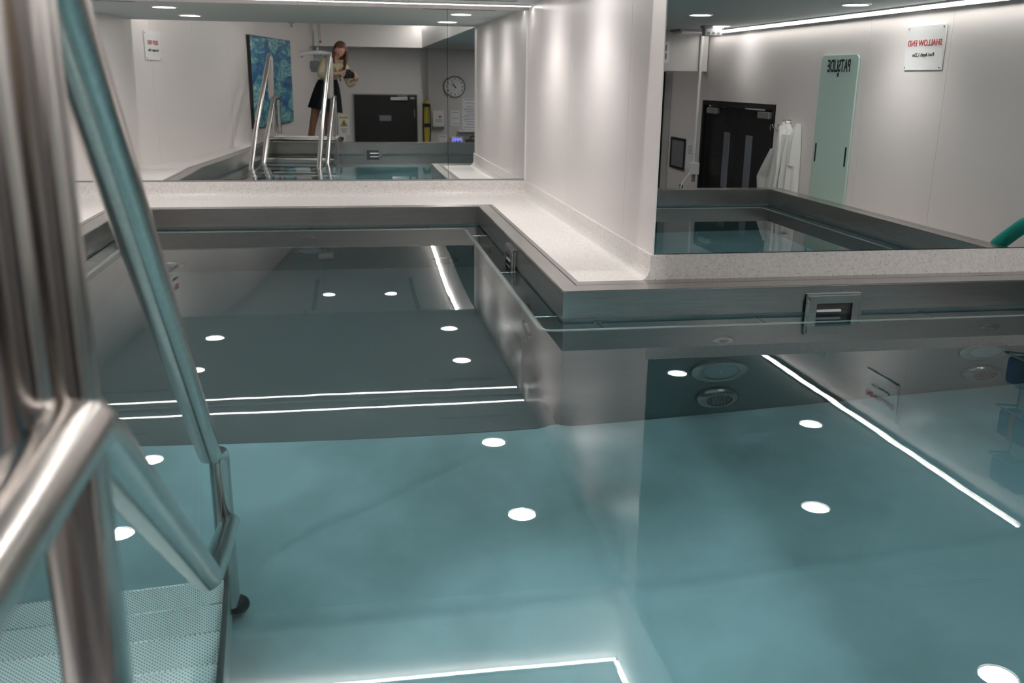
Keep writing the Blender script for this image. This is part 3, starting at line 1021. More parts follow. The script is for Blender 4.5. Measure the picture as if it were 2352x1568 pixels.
# ------------------------------------------------------------------ east wall
def wall_sign(name, label, mtx, w, h, title, sub, sw=0.056):
    t = thing(name, label, 'sign', mtx=mtx)
    obj('plate', box(-w / 2, w / 2, -h / 2, h / 2, 0.002, 0.012, 0.002), M['white'], t)
    text_obj('heading', title, sw, M['red_ink'], t, (0, h * 0.10, 0.0135), bold=0.0004)
    text_obj('subheading', sub, sw * 0.62, M['ink'], t, (0, -h * 0.16, 0.0135), bold=0.0)
    for x in (-1, 1):
        for y in (-1, 1):
            obj('screw_cap', lathe([(0, 0.016), (0.006, 0.0155), (0.007, 0.012)], 12, Matrix.Translation((x * (w / 2 - 0.018), y * (h / 2 - 0.018), 0))), M['chrome'], t, True)
wall_sign('depth_sign', 'white depth sign with red SHALLOW END heading on the east wall', east(1.934, 1.235), 0.435, 0.29, 'SHALLOW END', 'Pool depth 1.25m')
t = thing('transfer_board', 'tall pale green patient transfer board hanging beside the bathrobe', 'board', mtx=east(0.82, 0.335))
bw, bh = 0.58, 1.75
pl = fillet([(0, bh / 2, 0), (bw / 2, bh / 2, 0), (bw / 2, -bh / 2, 0), (-bw / 2, -bh / 2, 0), (-bw / 2, bh / 2, 0), (0, bh / 2, 0)], 0.05, 5)
obj('slab', prism([(v.x, v.y) for v in pl[:-1]], 0.003, 0.016), M['mint'], t)
for x in (-1, 1):
    obj('hand_slot', prism([(x * 0.245 - 0.012, 0.03), (x * 0.245 + 0.012, 0.03), (x * 0.245 + 0.012, 0.18), (x * 0.245 - 0.012, 0.18)], 0.0155, 0.0175), M['dark'], t)
text_obj('lettering', 'PATSLIDE', 0.13, M['ink'], t, (0, bh / 2 - 0.085, 0.017), bold=0.003, sx=0.66)
obj('print_mark', prism([(-0.009, bh / 2 - 0.165), (0.009, bh / 2 - 0.165), (0.012, bh / 2 - 0.14), (0, bh / 2 - 0.13), (-0.012, bh / 2 - 0.14)], 0.0165, 0.0175), M['ink'], t)
obj('hanger', lathe([(0, 0.02), (0.012, 0.019), (0.014, 0.004)], 14, Matrix.Translation((0, bh / 2 - 0.03, 0))), M['mint'], t, True)

# double doors
t = thing('double_door', 'black double doors with narrow glass panels and overhead closers', 'door', (3.83, -1.21, ZF))
t['name_note'] = ''
del t['name_note']
dz = 0.793 - ZF
obj('door_frame', (lambda bm: (add_box(bm, 0.0, 0.10, -0.93, -0.88, 0, dz), add_box(bm, 0.0, 0.10, 0.86, 0.91, 0, dz), add_box(bm, 0.0, 0.10, -0.88, 0.86, dz - 0.045, dz), bm)[3])(bmesh.new()), M['black'], t)
for y0, y1, s in ((-0.878, -0.004, -1), (0.0, 0.858, 1)):
    leaf = obj('door_leaf', box(0.03, 0.075, y0, y1, 0.01, dz - 0.048), M['black'], t)
    yc = -0.235 if s < 0 else 0.33
    obj('vision_panel', box(0.022, 0.032, yc - 0.075, yc + 0.075, 1.28, 1.85, 0.002), M['pane'], leaf)
    yk = -0.60 if s < 0 else 0.72
    obj('door_closer', box(-0.03, 0.03, yk - 0.12, yk + 0.12, dz - 0.125, dz - 0.065, 0.006), M['midgrey'], leaf)
    obj('closer_arm', box(-0.03, -0.018, yk - (0.05 if s < 0 else 0.42), yk + (0.42 if s < 0 else 0.05), dz - 0.052, dz - 0.040), M['chrome'], leaf)
    obj('pull_handle', tube(fillet([(0.03, y0 + 0.08 if s > 0 else y1 - 0.08, 0.95), (-0.03, y0 + 0.08 if s > 0 else y1 - 0.08, 0.95), (-0.03, y0 + 0.08 if s > 0 else y1 - 0.08, 1.25), (0.03, y0 + 0.08 if s > 0 else y1 - 0.08, 1.25)], 0.02), 0.01, 10), M['chrome'], leaf, True)
obj('door_number_disc', lathe([(0, 0.004), (0.03, 0.003), (0.032, 0)], 20, frame((0.03, 0.80, 1.95), (0, -1, 0), (-1, 0, 0))), M['midgrey'], t, True)

# robe hooks and bathrobe
for i, (y, lab) in enumerate(((-0.19, 'chrome double coat hook on the east wall, free of clothes beside the door'), (0.02, 'chrome coat hook on the east wall carrying the white bathrobe'))):
    t = thing('coat_hook', lab, 'hook', mtx=east(y, 0.60 + 0.05 * i), group='coat hooks')
    obj('backplate', box(-0.03, 0.03, -0.03, 0.03, 0.001, 0.006, 0.002), M['chrome'], t)
    for x in (-0.018, 0.018):
        obj('prong', tube(fillet([(x, 0.0, 0.005), (x, -0.005, 0.045), (x, 0.03, 0.055)], 0.015, 4), 0.005, 8), M['chrome'], t, True)
t = thing('bathrobe', 'white towelling bathrobe hanging in folds from a wall hook', 'bathrobe', mtx=east(0.03, 0.0))
def cloth(pts_rows, thick, m, name, parent, foldamp=0.012, foldn=9, seed=0):
    """rows of (z, x0, x1, depth): a hanging two-sided cloth with folds"""
    bm = bmesh.new(); nx = 40
    rows = []
    rnd = random.Random(seed); ph = [rnd.uniform(0, 6) for _ in range(4)]
    for z, x0, x1, d in pts_rows:
        f = []; bk = []
        for i in range(nx + 1):
            s = i / nx
            x = x0 + (x1 - x0) * s
            edge = math.sin(PI * s) ** 0.5 if 0 < s < 1 else 0
            fo = foldamp * (math.sin(foldn * 2 * PI * s * 0.5 + ph[0] + z * 1.5) + 0.6 * math.sin(foldn * PI * s * 1.9 + ph[1] - z * 2.2)) * edge
            f.append(bm.verts.new((x, z, 0.006 + d * edge + fo + foldamp)))
            bk.append(bm.verts.new((x, z, 0.004)))
        rows.append((f, bk))
    for (f0, b0), (f1, b1) in zip(rows, rows[1:]):
        for i in range(nx):
            bm.faces.new((f0[i], f0[i + 1], f1[i + 1], f1[i])); bm.faces.new((b0[i + 1], b0[i], b1[i], b1[i + 1]))
        bm.faces.new((f0[0], f1[0], b1[0], b0[0])); bm.faces.new((f0[nx], b0[nx], b1[nx], f1[nx]))
    bm.faces.new(rows[0][0] + rows[0][1][::-1]); bm.faces.new(rows[-1][0][::-1] + rows[-1][1])
    bmesh.ops.recalc_face_normals(bm, faces=bm.faces)
    return obj(name, bm, m, parent, True, 60)
# local x = -y : left of the wearer is toward the door
def zs(rows):
    outr = []
    for (a, b) in zip(rows, rows[1:]):
        for k in range(6):
            s = k / 6; outr.append(tuple(a[i] + (b[i] - a[i]) * s for i in range(4)))
    return outr + [rows[-1]]
cloth(zs([(0.56, -0.245, 0.085, 0.06), (0.40, -0.265, 0.15, 0.075), (0.15, -0.28, 0.25, 0.085), (-0.15, -0.30, 0.33, 0.09), (-0.55, -0.32, 0.36, 0.09)]), 0, M['towel'], 'robe_body', t, 0.016, 13, 3)
cloth(zs([(0.668, 0.01, 0.055, 0.03), (0.60, -0.07, 0.085, 0.055), (0.50, -0.10, 0.11, 0.075), (0.40, -0.10, 0.10, 0.08)]), 0, M['towel'], 'hood', t, 0.008, 5, 8)
cloth(zs([(0.655, -0.225, -0.19, 0.03), (0.58, -0.245, -0.15, 0.06), (0.45, -0.258, -0.13, 0.08), (0.30, -0.26, -0.14, 0.085)]), 0, M['towel'], 'shoulder', t, 0.006, 3, 2)
cloth(zs([(0.42, 0.13, 0.17, 0.07), (0.25, 0.20, 0.27, 0.11), (0.16, 0.24, 0.34, 0.12), (0.02, 0.25, 0.36, 0.10)]), 0, M['towel'], 'sleeve', t, 0.008, 5, 5)
obj('collar', tube(fillet([(0.02, 0.62, 0.075), (-0.05, 0.50, 0.10), (-0.08, 0.30, 0.115), (-0.06, 0.05, 0.12), (-0.02, -0.2, 0.125)], 0.1, 5), 0.020, 10), M['towel'], t, True)
obj('pocket', box(0.02, 0.16, -0.10, 0.05, 0.095, 0.115, 0.008), M['towel'], t)

# conduit, corridor things
t = thing('cable_conduit', 'white vertical cable conduit with a socket box at the corridor corner', 'conduit', (3.735, -2.03, 0.0))
obj('pipe', tube([(0, 0, 0.13), (0, 0, ZC - 0.005)], 0.017, 14), M['white'], t, True)
obj('switch_box', box(-0.05, 0.05, -0.015, 0.045, 0.0, 0.13, 0.006), M['white'], t)
obj('cable_gland', tube([(0, 0.01, -0.08), (0, 0.01, 0.005)], 0.02, 10), M['grey'], t, True)
obj('cable', tube(fillet([(-0.04, 0.02, 0.02), (-0.10, 0.02, -0.05), (-0.16, 0.02, -0.16), (-0.17, 0.02, -0.60)], 0.05), 0.008, 8), M['white'], t, True)
t = thing('notice_frame', 'dark framed notice hanging on the corridor wall', 'notice', mtx=east(-2.83, 0.17))
obj('frame', (lambda bm: (add_box(bm, -0.25, 0.25, 0.155, 0.18, 0.001, 0.018), add_box(bm, -0.25, 0.25, -0.18, -0.155, 0.001, 0.018), add_box(bm, -0.25, -0.225, -0.155, 0.155, 0.001, 0.018), add_box(bm, 0.225, 0.25, -0.155, 0.155, 0.001, 0.018), bm)[4])(bmesh.new()), M['dark'], t)
for x in (-0.112, 0.112):
    obj('sheet', box(x - 0.11, x + 0.11, -0.153, 0.153, 0.001, 0.006), M['greysheet'] if 'greysheet' in M else M['grey'], t)
t = thing('wall_notice', 'white paper notice on the corridor wall beside the dark frame', 'paper', mtx=east(-2.44, 0.19))
obj('sheet', box(-0.10, 0.10, -0.16, 0.16, 0.0005, 0.002), M['paper'], t)
for k in range(4):
    obj('print_line', box(-0.07, 0.07 - 0.02 * (k % 2), 0.08 - k * 0.025, 0.09 - k * 0.025, 0.002, 0.0026), M['grey_ink'], t)
t = thing('corridor_door', 'black door leaf standing at the end of the dark corridor', 'door', (3.28, -3.20, ZF))
obj('door_leaf', box(-0.45, 0.45, 0.002, 0.045, 0.0, 2.46), M['black'], t)
obj('door_handle', tube(fillet([(0.36, 0.045, 1.05), (0.36, 0.10, 1.05), (0.24, 0.10, 1.05)], 0.02), 0.01, 8), M['midgrey'], t, True)
t = thing('lintel_switch', 'small white plate with two dark squares on the corridor beam', 'switch', mtx=frame((3.33, -2.05, 1.29), (-1, 0, 0), (0, 1, 0)))
obj('plate', box(-0.05, 0.05, -0.11, 0.11, 0.001, 0.012, 0.003), M['white'], t)
for y in (-0.04, 0.045):
    obj('rocker', box(-0.022, 0.022, y - 0.03, y + 0.03, 0.012, 0.016, 0.002), M['grey'], t)
t = thing('wall_socket', 'twin white socket low on the corridor wall', 'socket', mtx=east(-2.62, -0.20))
obj('plate', box(-0.09, 0.09, -0.045, 0.045, 0.001, 0.012, 0.003), M['white'], t)
for x in (-0.04, 0.04):
    obj('outlet', box(x - 0.018, x + 0.018, -0.02, 0.02, 0.012, 0.015), M['dark'], t)

# noodle and floats on a rack at the far right
nd = [V((3.56, 3.18, 0.10)), V((3.60, 3.26, 0.19)), V((3.65, 3.38, 0.27)), V((3.69, 3.52, 0.32)), V((3.72, 3.70, 0.30))]
t = thing('pool_noodle', 'teal foam pool noodle arched over the shelf by the far rim', 'pool noodle', nd[0])
nd = fillet([(3.64, 3.12, -0.05)] + [q + V((0.06, 0, 0)) for q in nd[:2]] + nd[2:] + [(3.735, 3.84, 0.20), (3.74, 3.90, -0.10)], 0.1, 5)
bm = bmesh.new(); add_tube(bm, nd, 0.042, 18); bmesh.ops.translate(bm, verts=bm.verts, vec=-V((3.56, 3.18, 0.10)))
bmesh.ops.recalc_face_normals(bm, faces=bm.faces)
obj('foam_tube', bm, M['teal_foam'], t, True)
rk = thing('float_rack', 'thin grey wire rack on the east wall holding blue foam floats', 'rack', mtx=east(3.47, 0.80))
for x in (-0.14, 0.14):
    obj('upright', tube([(x, -0.42, 0.006), (x, 0.45, 0.006)], 0.006, 8), M['midgrey'], rk)
for y in (-0.30, 0.02, 0.32):
    obj('cradle', tube(fillet([(-0.14, y, 0.006), (-0.14, y - 0.02, 0.16), (0.14, y - 0.02, 0.16), (0.14, y, 0.006)], 0.03), 0.006, 8), M['midgrey'], rk, True)
for i, (zz, col, lab) in enumerate(((0.56, 'blue_foam', 'navy blue foam float on the lowest arm of the wall rack'), (0.88, 'blue_foam', 'navy blue foam float on the middle arm of the wall rack'), (1.17, 'blue_foam', 'navy blue foam float on the top arm of the wall rack'))):
    t = thing('foam_float', lab, 'float', mtx=east(3.47, zz), group='foam floats on the rack')
    obj('foam_block', box(-0.125, 0.125, -0.06, 0.10, 0.02, 0.14, 0.03, 3), M[col], t, True)
    obj('strap', box(-0.02, 0.02, -0.062, 0.102, 0.018, 0.142), M['dark'] if i != 1 else M['orange'], t)

# ------------------------------------------------------------------ south wall
t = thing('service_door', 'wide black door with silver closer and grey name plate on the back wall', 'door', (0.648, -3.9, ZF))
hz = 0.692 - ZF
obj('door_leaf', box(-0.585, 0.585, 0.004, 0.045, 0.0, hz - 0.02), M['black'], t)
obj('door_frame', (lambda bm: (add_box(bm, -0.60, -0.587, 0.001, 0.05, 0, hz), add_box(bm, 0.587, 0.60, 0.001, 0.05, 0, hz), add_box(bm, -0.587, 0.587, 0.001, 0.05, hz - 0.016, hz), bm)[3])(bmesh.new()), M['midgrey'], t)
obj('door_closer', box(0.09, 0.41, 0.045, 0.10, hz - 0.115, hz - 0.055, 0.006), M['chrome'], t)
obj('closer_arm', box(0.22, 0.40, 0.07, 0.085, hz - 0.04, hz - 0.028), M['midgrey'], t)
obj('corner_plate', box(0.46, 0.54, 0.045, 0.049, hz - 0.09, hz - 0.055), M['midgrey'], t)
obj('name_plate', box(-0.12, 0.10, 0.045, 0.050, 1.56, 1.66, 0.002), M['grey'], t)
obj('edge_handle', box(0.53, 0.545, 0.045, 0.075, 1.62, 1.78, 0.003), M['grey'], t)

t = thing('spine_board', 'yellow rescue spine board standing on edge with black straps', 'spine board', (1.395, -3.72, ZF))
bm = bmesh.new()
add_prism(bm, [(-0.045, -0.16), (0.045, -0.16), (0.045, 0.16), (-0.045, 0.16)], 0, 1.95)
bmesh.ops.bevel(bm, geom=list(bm.edges), offset=0.03, segments=3, affect='EDGES')
obj('board', bm, M['yellow'], t, True)
for z in (1.86, 1.50, 1.10):
    obj('strap', box(-0.055, 0.055, -0.165, 0.165, z - 0.03, z + 0.03), M['dark'], t)
for s in (-0.06, 0.058):
    obj('hanging_strap', tube(fillet([(s, 0.15, 1.88), (s * 1.15, 0.17, 1.5), (s * 0.95, 0.16, 1.2), (s * 1.3, 0.16, 0.9)], 0.1), 0.012, 8), M['dark'], t, True)

t = thing('wall_clock', 'round white wall clock with black numerals above the notices', 'clock', mtx=south(1.93, 0.835, -3.82))
obj('case', lathe([(0.195, 0.002), (0.198, 0.02), (0.192, 0.034), (0.178, 0.034), (0.176, 0.022)], 44), M['grey'], t, True)
obj('dial', lathe([(0, 0.018), (0.178, 0.018)], 44), M['white'], t)
for h in range(1, 13):
    a = PI / 2 - h * PI / 6
    text_obj('numeral', str(h), 0.046, M['ink'], t, (0.142 * math.cos(a), 0.142 * math.sin(a), 0.0195), bold=0.001)
def hand(name, ang, L, w):
    a = math.radians(90 - ang); d = V((math.cos(a), math.sin(a), 0)); n = V((-d.y, d.x, 0))
    pts = [-d * 0.03 + n * w, -d * 0.03 - n * w, d * L - n * w * 0.5, d * L + n * w * 0.5]
    obj(name, prism([(q.x, q.y) for q in pts], 0.021, 0.023), M['ink'], t)
hand('hour_hand', 57, 0.085, 0.008); hand('minute_hand', 26, 0.135, 0.006)
obj('hub', lathe([(0, 0.027), (0.010, 0.026), (0.011, 0.02)], 14), M['ink'], t, True)

t = thing('leaflet_holder', 'clear wall leaflet holder with white leaflets and an orange mark', 'leaflet holder', mtx=south(1.63, 0.24, -3.82))
obj('back', box(-0.11, 0.11, -0.17, 0.16, 0.001, 0.006), M['white'], t)
obj('pocket', box(-0.11, 0.11, -0.17, -0.13, 0.006, 0.05, 0.004), M['grey'], t)
obj('leaflet', box(-0.10, 0.10, -0.13, 0.14, 0.008, 0.03, 0.002), M['paper'], t)
mk = bmesh.new(); add_prism(mk, [(-0.06, 0.045), (-0.03, 0.01), (0.0, 0.05), (-0.015, 0.075), (-0.03, 0.05), (-0.05, 0.08)], 0.030, 0.0315)
bmesh.ops.recalc_face_normals(mk, faces=mk.faces)
obj('printed_mark', mk, M['orange'], t)
for k in range(2):
    obj('print_line', box(-0.08, 0.05, -0.02 - k * 0.03, -0.006 - k * 0.03, 0.030, 0.031), M['grey_ink'], t)

def notice(label, x, z, w, h, y=-3.82, lines=5):
    t = thing('wall_notice', label, 'paper', mtx=south(x, z, y), group='notices below the clock')
    obj('sheet', box(-w / 2, w / 2, -h / 2, h / 2, 0.0005, 0.003), M['paper'], t)
    for k in range(lines):
        yy = h * 0.36 - k * h * 0.72 / max(1, lines - 1)
        obj('print_line', box(-w * 0.38, w * (0.38 - 0.1 * (k % 3)), yy - 0.006, yy + 0.006, 0.003, 0.0036), M['grey_ink'], t)
notice('white printed notice right of the clock foot, topmost of the three', 2.20, 0.54, 0.26, 0.17, lines=3)
notice('white printed notice in the middle of the three below the clock', 2.20, 0.36, 0.27, 0.16, lines=4)
notice('white printed notice at the bottom of the three, above the little shelf', 2.20, 0.17, 0.27, 0.20, lines=4)
notice('plain white notice between the leaflet holder and the stack of three', 1.93, 0.26, 0.17, 0.28, lines=3)
notice('small white notice low on the wall under the leaflet holder', 1.72, -0.12, 0.16, 0.20, lines=2)
t = thing('wall_shelf', 'slim white folding shelf arm under the printed notices', 'shelf', mtx=south(2.14, 0.035, -3.82))
obj('arm', box(-0.18, 0.16, -0.012, 0.012, 0.002, 0.10, 0.004), M['white'], t)
obj('bracket', box(-0.18, -0.155, -0.06, -0.012, 0.002, 0.06, 0.003), M['white'], t)
t = thing('control_unit', 'white wall control unit with a glowing blue display', 'control unit', mtx=south(1.96, -0.13, -3.82))
obj('case', box(-0.12, 0.12, -0.10, 0.09, 0.002, 0.05, 0.008), M['white'], t)
obj('display', box(-0.085, 0.085, -0.065, 0.065, 0.050, 0.053), M['screen'], t)
for x, w in ((-0.05, 0.04), (0.01, 0.03), (0.055, 0.02)):
    obj('digit_block', box(x - w / 2, x + w / 2, -0.02, 0.03, 0.053, 0.054), M['blue_ink'], t)
sb_ = thing('side_table', 'white wheeled table under the black case', 'table', (2.28, -3.56, ZF))
obj('table_top', box(-0.21, 0.21, -0.22, 0.22, 1.13, 1.16, 0.006), M['white'], sb_)
for x in (-0.18, 0.18):
    for y in (-0.19, 0.19):
        obj('leg', tube([(x, y, 0.0), (x, y, 1.13)], 0.015, 10), M['midgrey'], sb_, True)
t = thing('carry_case', 'black carry case with arched handle beside the blue display', 'case', (2.28, -3.56, -0.20))
obj('body', box(-0.19, 0.19, -0.12, 0.12, 0.002, 0.13, 0.035, 3), M['dark'], t, True)
obj('handle', tube(fillet([(-0.10, 0, 0.12), (-0.08, 0, 0.175), (0.08, 0, 0.175), (0.10, 0, 0.12)], 0.03), 0.010, 10), M['dark'], t, True)
t = thing('warning_sign', 'white and yellow warning sign with a black-edged triangle beside the door', 'sign', mtx=south(-0.135, 0.15))
obj('plate', box(-0.10, 0.10, -0.18, 0.15, 0.001, 0.006, 0.001), M['white'], t)
obj('yellow_band', box(-0.085, 0.085, 0.085, 0.125, 0.006, 0.008), M['yellow'], t)
def tri(s, z0, z1, yc): return prism([(0, yc + s), (-s * 0.87, yc - s * 0.5), (s * 0.87, yc - s * 0.5)], z0, z1)
obj('triangle_border', tri(0.078, 0.006, 0.0075, -0.01), M['ink'], t)
obj('triangle', tri(0.062, 0.0075, 0.009, -0.01), M['yellow'], t)
obj('pictogram', prism([(-0.012, -0.03), (0.014, -0.03), (0.006, 0.0), (0.016, 0.002), (-0.002, 0.03), (0.0, 0.008), (-0.012, 0.006)], 0.009, 0.0105), M['ink'], t)
for k in range(3):
    obj('print_line', box(-0.06 + 0.01 * k, 0.06 - 0.01 * k, -0.10 - 0.025 * k, -0.088 - 0.025 * k, 0.006, 0.0072), M['grey_ink'], t)
t = thing('instruction_poster', 'white poster with blue blocks on the back wall behind the photographer', 'poster', mtx=south(-0.60, 0.05))
obj('sheet', box(-0.20, 0.20, -0.30, 0.30, 0.001, 0.004), M['paper'], t)
obj('blue_block', box(-0.09, -0.03, 0.07, 0.26, 0.004, 0.0055), M['blue_ink'], t)
obj('blue_symbol', box(-0.01, 0.04, 0.0, 0.05, 0.004, 0.0055), M['blue_ink'], t)
for k in range(4):
    obj('print_line', box(-0.15, 0.15, -0.10 - 0.04 * k, -0.088 - 0.04 * k, 0.004, 0.0052), M['grey_ink'], t)
t = thing('wall_socket', 'twin white socket below the warning sign on the back wall', 'socket', mtx=south(-0.18, -0.13))
obj('plate', box(-0.075, 0.075, -0.10, 0.10, 0.001, 0.014, 0.003), M['white'], t)
for y in (-0.045, 0.045):
    obj('outlet', box(-0.03, 0.03, y - 0.022, y + 0.022, 0.014, 0.020), M['dark'], t)
t = thing('padded_board', 'white board leaning in the corner left of the photographer', 'board', (-1.02, -3.68, ZF))
bm = box(-0.16, 0.16, -0.02, 0.02, 0.0, 1.55, 0.015)
bmesh.ops.transform(bm, matrix=Matrix.Rotation(math.radians(7), 4, 'X') @ Matrix.Rotation(math.radians(-5), 4, 'Y'), verts=bm.verts)
obj('panel', bm, M['white'], t)
obj('foot', box(-0.18, 0.18, -0.05, 0.06, 0.0, 0.04, 0.01), M['grey'], t)
t = thing('wall_dispenser', 'white paper dispenser on the back wall behind the steps', 'dispenser', mtx=south(-0.62, -0.36))
obj('case', box(-0.16, 0.16, -0.14, 0.09, 0.002, 0.12, 0.02, 3), M['white'], t, True)
obj('mouth', box(-0.10, 0.10, -0.142, -0.13, 0.03, 0.10), M['grey'], t)

# ------------------------------------------------------------------ west wall
wall_sign('depth_sign', 'white depth sign with red DEEP END heading on the left wall', west_n(3.665, 1.278, 0.001), 0.41, 0.285, 'DEEP END', 'Pool depth 1.50m', 0.062)
t = thing('canvas_picture', 'large blue and turquoise abstract sea canvas on the left wall', 'picture', mtx=west_n(-0.62, 0.905, 0.002))
obj('canvas', box(-1.10, 1.10, -0.62, 0.62, 0.002, 0.045), M['painting'], t)
obj('edge_frame', (lambda bm: (add_box(bm, -1.108, -1.1, -0.628, 0.628, 0.001, 0.0445), add_box(bm, 1.1, 1.108, -0.628, 0.628, 0.001, 0.0445), add_box(bm, -1.1, 1.1, 0.62, 0.628, 0.001, 0.0445), add_box(bm, -1.1, 1.1, -0.628, -0.62, 0.001, 0.0445), bm)[4])(bmesh.new()), M['dark'], t)

# ------------------------------------------------------------------ the photographer
FX, FY, FZ = -0.48, -0.36, -0.20
man = thing('person', 'woman in beige blouse and black skirt leaning over to look at a camera', 'person', (FX, FY, FZ))
PO = -V((FX, FY, FZ))


def skin_mesh(name, verts, edges, radii, mats, parent, root=0, sub=2, matfun=None, flat=None):
    me = bpy.data.meshes.new(name)
    me.from_pydata([(V(v) + PO)[:] for v in verts], edges, [])
    o = bpy.data.objects.new(name, me); COL.objects.link(o)
    md = o.modifiers.new('skin', 'SKIN'); md.use_smooth_shade = True
    sv = me.skin_vertices[0].data
    for i, r in enumerate(radii):
        sv[i].radius = r if isinstance(r, tuple) else (r, r)
        sv[i].use_root = (i == root)
    sd = o.modifiers.new('sub', 'SUBSURF'); sd.levels = sub; sd.render_levels = sub
    dg = bpy.context.evaluated_depsgraph_get()
    nm = bpy.data.meshes.new_from_object(o.evaluated_get(dg))
    bpy.data.objects.remove(o); bpy.data.meshes.remove(me)
    nm.name = name
    nm.materials.clear()
    for m_ in mats: nm.materials.append(m_)
    for pf in nm.polygons:
        pf.use_smooth = True
        if matfun: pf.material_index = matfun(pf.center - PO)
    o2 = bpy.data.objects.new(name, nm); COL.objects.link(o2); o2.parent = parent
    return o2


vs, es, rs = [], [], []
def jv(pos, r, link=None):
    vs.append(pos); rs.append(r); i = len(vs) - 1
    if link is not None: es.append((link, i))
    return i
pel = jv((-0.37, -0.40, 0.80), (0.115, 0.09))
wst = jv((-0.315, -0.385, 0.95), (0.115, 0.085), pel)
chs = jv((-0.265, -0.335, 1.13), (0.13, 0.09), wst)
nkb = jv((-0.205, -0.275, 1.245), (0.07, 0.06), chs)
nk = jv((-0.165, -0.235, 1.285), 0.047, nkb)
hb = jv((-0.135, -0.205, 1.315), 0.066, nk)
hc = jv((-0.120, -0.195, 1.375), (0.082, 0.092), hb)
ht = jv((-0.120, -0.205, 1.435), (0.062, 0.07), hc)
# arms: hers left is -x
sl = jv((-0.375, -0.33, 1.20), 0.058, chs); el = jv((-0.43, -0.24, 0.995), 0.044, sl); wl = jv((-0.20, -0.10, 1.035), 0.028, el)
sr = jv((-0.075, -0.26, 1.15), 0.056, chs); er = jv((0.0, -0.23, 0.865), 0.044, sr); wr = jv((0.105, -0.13, 0.965), 0.028, er)
# hands
def handv(w, palm, fingers, thumb):
    p_ = jv(palm, (0.030, 0.018), w)
    for f in fingers:
        last = p_
        for k, q in enumerate(f):
            last = jv(q, (0.011, 0.010, 0.009)[k], last)
    last = p_
    for k, q in enumerate(thumb):
        last = jv(q, (0.013, 0.011)[k], last)
handv(wl, (-0.135, -0.085, 1.040),
      [[(-0.100, -0.060 + 0.0, 1.065), (-0.075, -0.058, 1.068), (-0.056, -0.070, 1.066)],
       [(-0.100, -0.058, 1.045), (-0.073, -0.054, 1.046), (-0.053, -0.068, 1.045)],
       [(-0.102, -0.060, 1.025), (-0.077, -0.056, 1.024), (-0.058, -0.069, 1.024)],
       [(-0.106, -0.064, 1.006), (-0.086, -0.060, 1.003), (-0.070, -0.070, 1.004)]],
      [(-0.115, -0.115, 1.062), (-0.082, -0.125, 1.062)])
handv(wr, (0.100, -0.085, 0.995),
      [[(0.096, -0.050, 1.028), (0.082, -0.030, 1.036), (0.066, -0.026, 1.038)],
       [(0.098, -0.048, 1.008), (0.082, -0.028, 1.012), (0.064, -0.026, 1.013)],
       [(0.098, -0.050, 0.988), (0.083, -0.030, 0.989), (0.066, -0.028, 0.990)],
       [(0.096, -0.054, 0.970), (0.083, -0.036, 0.968), (0.068, -0.032, 0.968)]],
      [(0.096, -0.118, 1.018), (0.070, -0.126, 1.026)])
# legs
hl = jv((-0.465, -0.40, 0.74), 0.088, pel); kl = jv((-0.575, -0.355, 0.27), 0.054, hl); cl_ = jv((-0.608, -0.375, 0.12), 0.052, kl); al = jv((-0.645, -0.38, -0.13), 0.034, cl_)
hr_ = jv((-0.30, -0.40, 0.74), 0.088, pel); kr = jv((-0.345, -0.355, 0.27), 0.054, hr_); cr_ = jv((-0.358, -0.375, 0.12), 0.052, kr); ar = jv((-0.372, -0.38, -0.13), 0.034, cr_)
jv((-0.668, -0.25, -0.172), (0.040, 0.024), al)
jv((-0.372, -0.25, -0.172), (0.040, 0.024), ar)
body = skin_mesh('body', vs, es, rs, [M['skin'], M['leg']], man, 0, 2, lambda c: 1 if c.z < 0.70 else 0)

# blouse: torso and sleeves over the body
vs, es, rs = [], [], []
a = jv((-0.335, -0.392, 0.85), (0.137, 0.110)); b = jv((-0.305, -0.378, 0.99), (0.145, 0.112), a)
c = jv((-0.265, -0.335, 1.13), (0.152, 0.11), b); d = jv((-0.215, -0.285, 1.225), (0.10, 0.082), c); jv((-0.185, -0.255, 1.262), (0.066, 0.06), d)
s1 = jv((-0.375, -0.33, 1.20), 0.076, c); s2 = jv((-0.43, -0.24, 0.995), 0.062, s1); s3 = jv((-0.225, -0.115, 1.03), 0.042, s2)
s4 = jv((-0.075, -0.26, 1.15), 0.074, c); s5 = jv((0.0, -0.23, 0.865), 0.062, s4); s6 = jv((0.085, -0.15, 0.945), 0.043, s5)
skin_mesh('blouse', vs, es, rs, [M['blouse']], man, 2, 2)

# flared skirt with pleats
bm = bmesh.new(); rings = []
NS = 64
for k in range(11):
    s = k / 10
    cx_ = -0.325 + (-0.378 + 0.325) * s; cy_ = -0.39
    hw = 0.134 + 0.112 * s ** 0.6; hd = 0.110 + 0.075 * s
    ring_ = []
    for i in range(NS):
        a_ = 2 * PI * i / NS
        pl_ = 1 + 0.045 * s * math.sin(a_ * 13) + 0.02 * s * math.sin(a_ * 5)
        x = cx_ + hw * math.cos(a_) * pl_; y = cy_ + hd * math.sin(a_) * pl_
        z = 0.945 - 0.44 * s - (x - cx_) * 0.17 * s
        ring_.append(bm.verts.new(V((x, y, z)) + PO))
    rings.append(ring_)
for r0, r1 in zip(rings, rings[1:]):
    for i in range(NS):
        j = (i + 1) % NS
        bm.faces.new((r0[i], r1[i], r1[j], r0[j]))
bmesh.ops.solidify(bm, geom=list(bm.faces), thickness=0.004)
bmesh.ops.recalc_face_normals(bm, faces=bm.faces)
obj('skirt', bm, M['skirt'], man, True, 60)
bm = bmesh.new()
pts = [V((-0.325 + 0.138 * math.cos(2 * PI * k / 28), -0.388 + 0.111 * math.sin(2 * PI * k / 28), 0.938)) + PO for k in range(29)]
